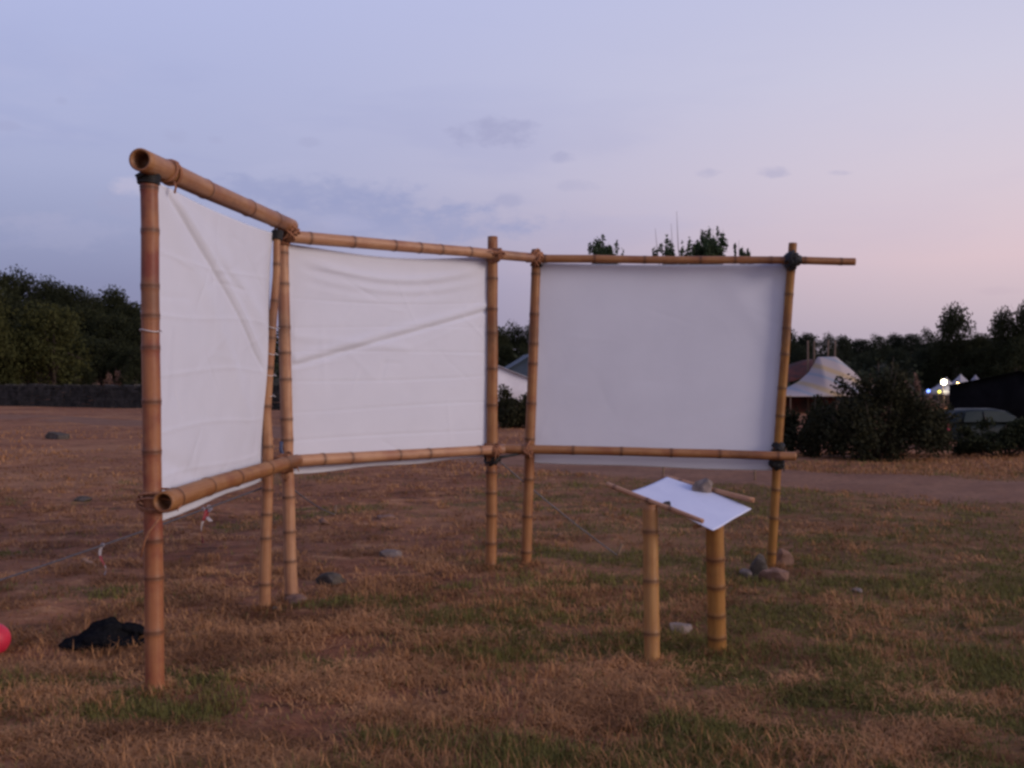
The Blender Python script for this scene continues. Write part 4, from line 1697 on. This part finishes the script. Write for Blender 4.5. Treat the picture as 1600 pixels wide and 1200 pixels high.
def striped_tent():
    D = 80.0
    x0 = (1291 - 800) / FPX * D
    g = h1(x0, D)
    root = thing('striped_tent', 'cream tent with yellow and blue stripes and tall poles beyond the big bush', 'tent', (x0, D, g))
    xs, zs = zip(*PROF)

    def fn(u, v):
        x = -3.9 + 9.1 * u
        vv = v * 2 - 1
        z0 = float(np.interp(x, xs, zs))
        edge = .55
        f = abs(vv) ** 1.25
        z = z0 * (1 - f) + edge * f
        return (x * (1 + .05 * abs(vv)), vv * 3.0, z + EYE - 1.5 - g)
    o = link('canopy', grid_mesh('canopy', fn, 60, 30), M['stripes'], root)
    o.modifiers.new('t', 'SOLIDIFY').thickness = .03
    for px, top in ((1262, 532), (1272, 533), (1294, 531), (1305, 532)):
        x = (px - 800) / FPX * D - x0
        MB().tube([(x * .9, .4, 0), (x, 0, EYE + (600 - top) / FPX * D - g)], [.10, .07], 8).build('pole', M['pole_wood'], root)
    for x in (-3.7, 4.9):
        for y in (-2.9, 2.9):
            MB().tube([(x, y, -.1), (x, y, .62 - g)], .05, 8).build('side_pole', M['pole_wood'], root)
    # dark red tent at its side
    D2 = 85.0
    x1 = (1238 - 800) / FPX * D2
    g2 = h1(x1, D2)
    r2 = thing('red_tent', 'dark red tent half hidden behind the yellowish end post and striped tent', 'tent', (x1, D2, g2))
    hz = EYE + (600 - 561) / FPX * D2 - g2

    def fn2(u, v):
        x = -3.2 + 6.2 * u
        vv = v * 2 - 1
        z = hz - .28 * max(0, (1.4 - x)) ** .9 - 1.3 * abs(vv) ** 1.4 + .06 * math.sin(u * 12)
        return (x, vv * 2.4, z)
    o = link('canopy', grid_mesh('canopy', fn2, 30, 16), M['red_canvas'], r2)
    o.modifiers.new('t', 'SOLIDIFY').thickness = .03
    for yy in (-2.35, 2.35):
        MB().box((-.1, yy, .6), (6.1, .04, 1.3)).build('side_wall', M['red_canvas'], r2, smooth=False)
    for x in (-3.0, 2.8):
        MB().tube([(x, 0, 0), (x, 0, hz - .28 * max(0, (1.4 - x)) ** .9 + .2)], .05, 8).build('pole', M['pole_wood'], r2)


striped_tent()


def gable_tent(name, label, x, y, wdt, dep, eave, ridge_h, rz, mat, ridge_along='y', tip=False):
    g = h1(x, y)
    root = thing(name, label, 'tent', (x, y, g), rz)
    nu, nv = 25, 12

    def roof(u, v):
        a = u * 2 - 1
        z = ridge_h - (ridge_h - eave) * abs(a) ** .92 - .10 * math.sin(math.pi * abs(a)) * math.sin(math.pi * v)
        return (a * (wdt / 2 + .15), (v - .5) * (dep + .3), z)
    o = link('roof', grid_mesh('roof', roof, nu, nv), mat, root)
    o.modifiers.new('t', 'SOLIDIFY').thickness = .025
    for s in (-1, 1):
        mb = MB()
        n = 12
        for i in range(n + 1):
            yy = (i / n - .5) * dep
            off = .03 * (i % 2)
            mb.v += [(s * (wdt / 2 - off), yy, -.2), (s * (wdt / 2 - off), yy, eave + .02)]
            mb.a += [0, 0]
        for i in range(n):
            mb.f.append((2 * i, 2 * i + 2, 2 * i + 3, 2 * i + 1))
        mb.build('side_wall', mat, root).modifiers.new('t', 'SOLIDIFY').thickness = .02
        mb = MB()
        m_ = 12
        for i in range(m_ + 1):
            a = i / m_ * 2 - 1
            xx = a * (wdt / 2)
            z = ridge_h - (ridge_h - eave) * abs(a) ** .92 - .02
            yy = s * (dep / 2 - .03 * (i % 2))
            mb.v += [(xx, yy, -.2), (xx, yy, z)]
            mb.a += [0, 0]
        for i in range(m_):
            mb.f.append((2 * i, 2 * i + 2, 2 * i + 3, 2 * i + 1))
        mb.build('end_wall', mat, root).modifiers.new('t', 'SOLIDIFY').thickness = .02
    if tip:
        MB().tube([(0, -dep / 2, ridge_h - .1), (0, -dep / 2, ridge_h + .55)], .05, 6).build('pole', M['pole_wood'], root)
    return root


# white marquee and darker tent behind, in the gap between the screens
D = 58.0
xw = (752 - 800) / FPX * D
gz = h1(xw, D)
gable_tent('white_marquee', 'white marquee with sloping roof seen in the gap between two sheets', xw, D, 8.0, 6.0, 1.35 + .0, EYE + (600 - 560) / FPX * D - gz, 0, M['white_canvas'], tip=False)
D = 66.0
xw = (826 - 800) / FPX * D
gz = h1(xw, D)
gable_tent('dark_tent', 'dark teal tent behind the white marquee in the gap', xw, D, 6.5, 6.0, 1.6, EYE + (600 - 553) / FPX * D - gz, .1, M['teal_canvas'])

# black marquee at the right edge
D = 46.0
xb = (1590 - 800) / FPX * D
gz = h1(xb, D)
gable_tent('black_marquee', 'long low black marquee under the tall dark trees, above the parked car', xb, D, 5.6, 4.0, EYE + (600 - 602) / FPX * D - gz, EYE + (600 - 580) / FPX * D - gz, R(-26), M['black_canvas'])


def emit_mat(name, col, st):
    m, t, b = new_mat(name)
    b.inputs['Base Color'].default_value = (*col, 1)
    b.inputs['Emission Color'].default_value = (*col, 1)
    b.inputs['Emission Strength'].default_value = st
    return m


M['pale_canvas'] = simple_mat('pale_canvas', (.34, .33, .36), (.28, .27, .30), 1.5, .8, .1, .02, .1)


def pagoda(px, ytop, D, wdt, label):
    x = (px - 800) / FPX * D
    g = h1(x, D)
    top = EYE + (600 - ytop) / FPX * D - g
    root = thing('pagoda_tent', label, 'tent', (x, D, g), .3, 'lit pagoda tents')
    eave = top - 1.35

    def fn(u, v):
        a = 2 * math.pi * u + math.pi / 4
        sq = 1 / max(abs(math.cos(a)), abs(math.sin(a)))
        r = wdt / 2 * (1 - v) * sq
        z = eave + (top - eave) * (v ** 2.0 * .75 + v * .25)
        return (math.cos(a) * r, math.sin(a) * r, z)
    link('roof', grid_mesh('roof', fn, 41, 14), M['pale_canvas'], root).modifiers.new('t', 'SOLIDIFY').thickness = .02

    def vf(u, v):
        a = 2 * math.pi * u + math.pi / 4
        sq = 1 / max(abs(math.cos(a)), abs(math.sin(a)))
        r = wdt / 2 * sq
        return (math.cos(a) * r, math.sin(a) * r, eave - .35 * v * (1 + .2 * abs(math.sin(u * 40))))
    link('valance', grid_mesh('valance', vf, 81, 3), M['pale_canvas'], root).modifiers.new('t', 'SOLIDIFY').thickness = .02
    for sx in (-1, 1):
        for sy in (-1, 1):
            MB().tube([(sx * wdt / 2 * .97, sy * wdt / 2 * .97, -.1), (sx * wdt / 2 * .97, sy * wdt / 2 * .97, eave)], .05, 6).build('pole', M['pole_wood'], root)


pagoda(1478, 589, 96, 2.7, 'white pagoda tent right behind the brightest lamp')
pagoda(1501, 584, 100, 2.7, 'white pagoda tent with a pointed roof glowing warm')
pagoda(1524, 585, 104, 2.2, 'small white pagoda tent half hidden by the black marquee')


def lamp(px, py, D, r, col, st, power, label):
    p = P(px, py, D)
    g = h1(p.x, D)
    root = thing('lamp_post', label, 'lamp', (p.x, D, g), 0, 'lit lamps of the camp')
    z = p.z - g
    MB().tube([(0, .12, -.2), (0, .12, z + r)], [.04, .03], 8).build('pole', M['pole_wood'], root)
    MB().tube([(0, .12, z + r), (0, .0, z + r * .9)], [r * .6, r * .8], 10).build('housing', M['black_canvas'], root)
    bm = bmesh.new()
    bmesh.ops.create_uvsphere(bm, u_segments=14, v_segments=8, radius=r)
    for vt in bm.verts:
        vt.co.y *= .6
    me = bpy.data.meshes.new('bulb')
    bm.to_mesh(me)
    bm.free()
    link('bulb', me, emit_mat('lamp_glow', col, st), root, (0, -.05, z))
    if power:
        li = bpy.data.lights.new('lamp_light', 'POINT')
        li.energy = power
        li.color = col
        li.shadow_soft_size = r
        lo = bpy.data.objects.new('lamp_light', li)
        COL.objects.link(lo)
        lo.parent = root
        lo.location = (0, -.05 - r, z)


lamp(1474, 597, 94, .27, (1.0, .90, .58), 6, 220, 'brightest yellowish-white lamp, in front of the nearer pagoda tent')
lamp(1496, 600, 97, .17, (1.0, .72, .36), 4, 120, 'warm lamp lighting the pointed pagoda tent')
lamp(1450, 611, 70, .12, (.16, .28, 1.0), 3, 0, 'small blue lamp above the brownish bush')
lamp(1467, 612, 72, .11, (.95, .85, .12), 2.2, 0, 'small yellow lamp next to the small blue lamp')


# ------------------------------------------------------------------ parked car
def car():
    D = 36.0
    x0 = (1541 - 800) / FPX * D
    g = h1(x0, D)
    root = thing('parked_car', 'parked car half hidden behind the low black-green bush', 'car', (x0, D, g), R(8))
    paint = simple_mat('car_paint', (.012, .018, .019), (.016, .022, .023), 2, .5, 0, spec=.12)
    glass = simple_mat('car_glass', (.012, .023, .025), (.016, .027, .03), 2, .4, 0, spec=.12)
    dark = simple_mat('tyre', (.012, .012, .012), (.02, .02, .02), 20, .8, .2)
    metal = simple_mat('rim', (.35, .35, .36), (.28, .28, .3), 10, .35, 0)
    # body: stations along x = (x, z_low, z_high, half width low, half width high)
    st = [(-1.98, .42, .74, .62, .58), (-1.90, .28, .92, .76, .70), (-1.2, .22, .96, .83, .76), (0, .22, .95, .85, .78), (.9, .22, .93, .84, .75), (1.5, .25, .84, .80, .68), (1.92, .30, .72, .70, .56), (2.02, .40, .60, .58, .50)]

    def loft(stn, name, mat, parent):
        n = 16
        mb = MB()
        for (x, zl, zh, wl, wh) in stn:
            for k in range(n):
                a = 2 * math.pi * k / n
                ca, sa = math.cos(a), math.sin(a)
                yy = math.copysign(abs(ca) ** .45, ca)
                zz = math.copysign(abs(sa) ** .45, sa)
                f = (zz + 1) / 2
                mb.v.append((x, yy * (wl + (wh - wl) * f), zl + (zh - zl) * f))
                mb.a.append(0)
        for i in range(len(stn) - 1):
            for k in range(n):
                k2 = (k + 1) % n
                mb.f.append((i * n + k, i * n + k2, (i + 1) * n + k2, (i + 1) * n + k))
        mb.f.append(tuple(reversed(range(n))))
        mb.f.append(tuple((len(stn) - 1) * n + k for k in range(n)))
        return mb.build(name, mat, parent)
    body = loft(st, 'body', paint, root)
    cab = [(-1.80, .88, 1.00, .70, .64), (-1.45, .88, 1.36, .73, .58), (-.9, .88, 1.45, .75, .58), (0, .88, 1.45, .76, .58), (.45, .88, 1.36, .75, .58), (1.05, .86, .96, .72, .66)]
    loft(cab, 'cabin', paint, root)

    def pane(pts, name='window'):
        mb = MB()
        mb.v = [tuple(p) for p in pts]
        mb.a = [0] * len(pts)
        mb.f = [tuple(range(len(pts)))]
        o = mb.build(name, glass, root, smooth=False)
        o.modifiers.new('t', 'SOLIDIFY').thickness = .012
    for s in (-1, 1):
        pane([(-1.38, s * .775, .98), (-.62, s * .785, .98), (-.62, s * .655, 1.36), (-1.22, s * .655, 1.32)])
        pane([(-.54, s * .785, .98), (.72, s * .78, .98), (.28, s * .655, 1.34), (-.54, s * .655, 1.37)])
    pane([(-1.86, -.52, 1.0), (-1.86, .52, 1.0), (-1.50, .48, 1.36), (-1.50, -.48, 1.36)], 'rear_window')
    pane([(1.02, -.56, .98), (1.02, .56, .98), (.50, .48, 1.36), (.50, -.48, 1.36)], 'windscreen')
    tl = simple_mat('tail_red', (.45, .06, .09), (.38, .05, .08), 10, .3, 0)
    for s in (-1, 1):
        MB().box((-1.90, s * .66, .80), (.10, .20, .22)).build('tail_light', tl, root, smooth=False)
    for x in (-1.25, 1.28):
        for s in (-1, 1):
            wh = bpy.data.objects.new('wheel', None)
            COL.objects.link(wh)
            wh.parent = root
            wh.location = (x, s * .74, .30)
            pts = [Vector((math.cos(a) * .22, 0, math.sin(a) * .22)) for a in np.linspace(0, 2 * math.pi, 24, endpoint=False)]
            MB().tube(pts, .085, 8, closed=True).build('tyre', dark, wh)
            MB().tube([(0, -.05, 0), (0, .05, 0)], [.17, .17], 18).build('rim', metal, wh)
    for s in (-1, 1):
        MB().box((.62, s * .88, .98), (.10, .16, .12)).build('mirror', paint, root, smooth=False)


car()
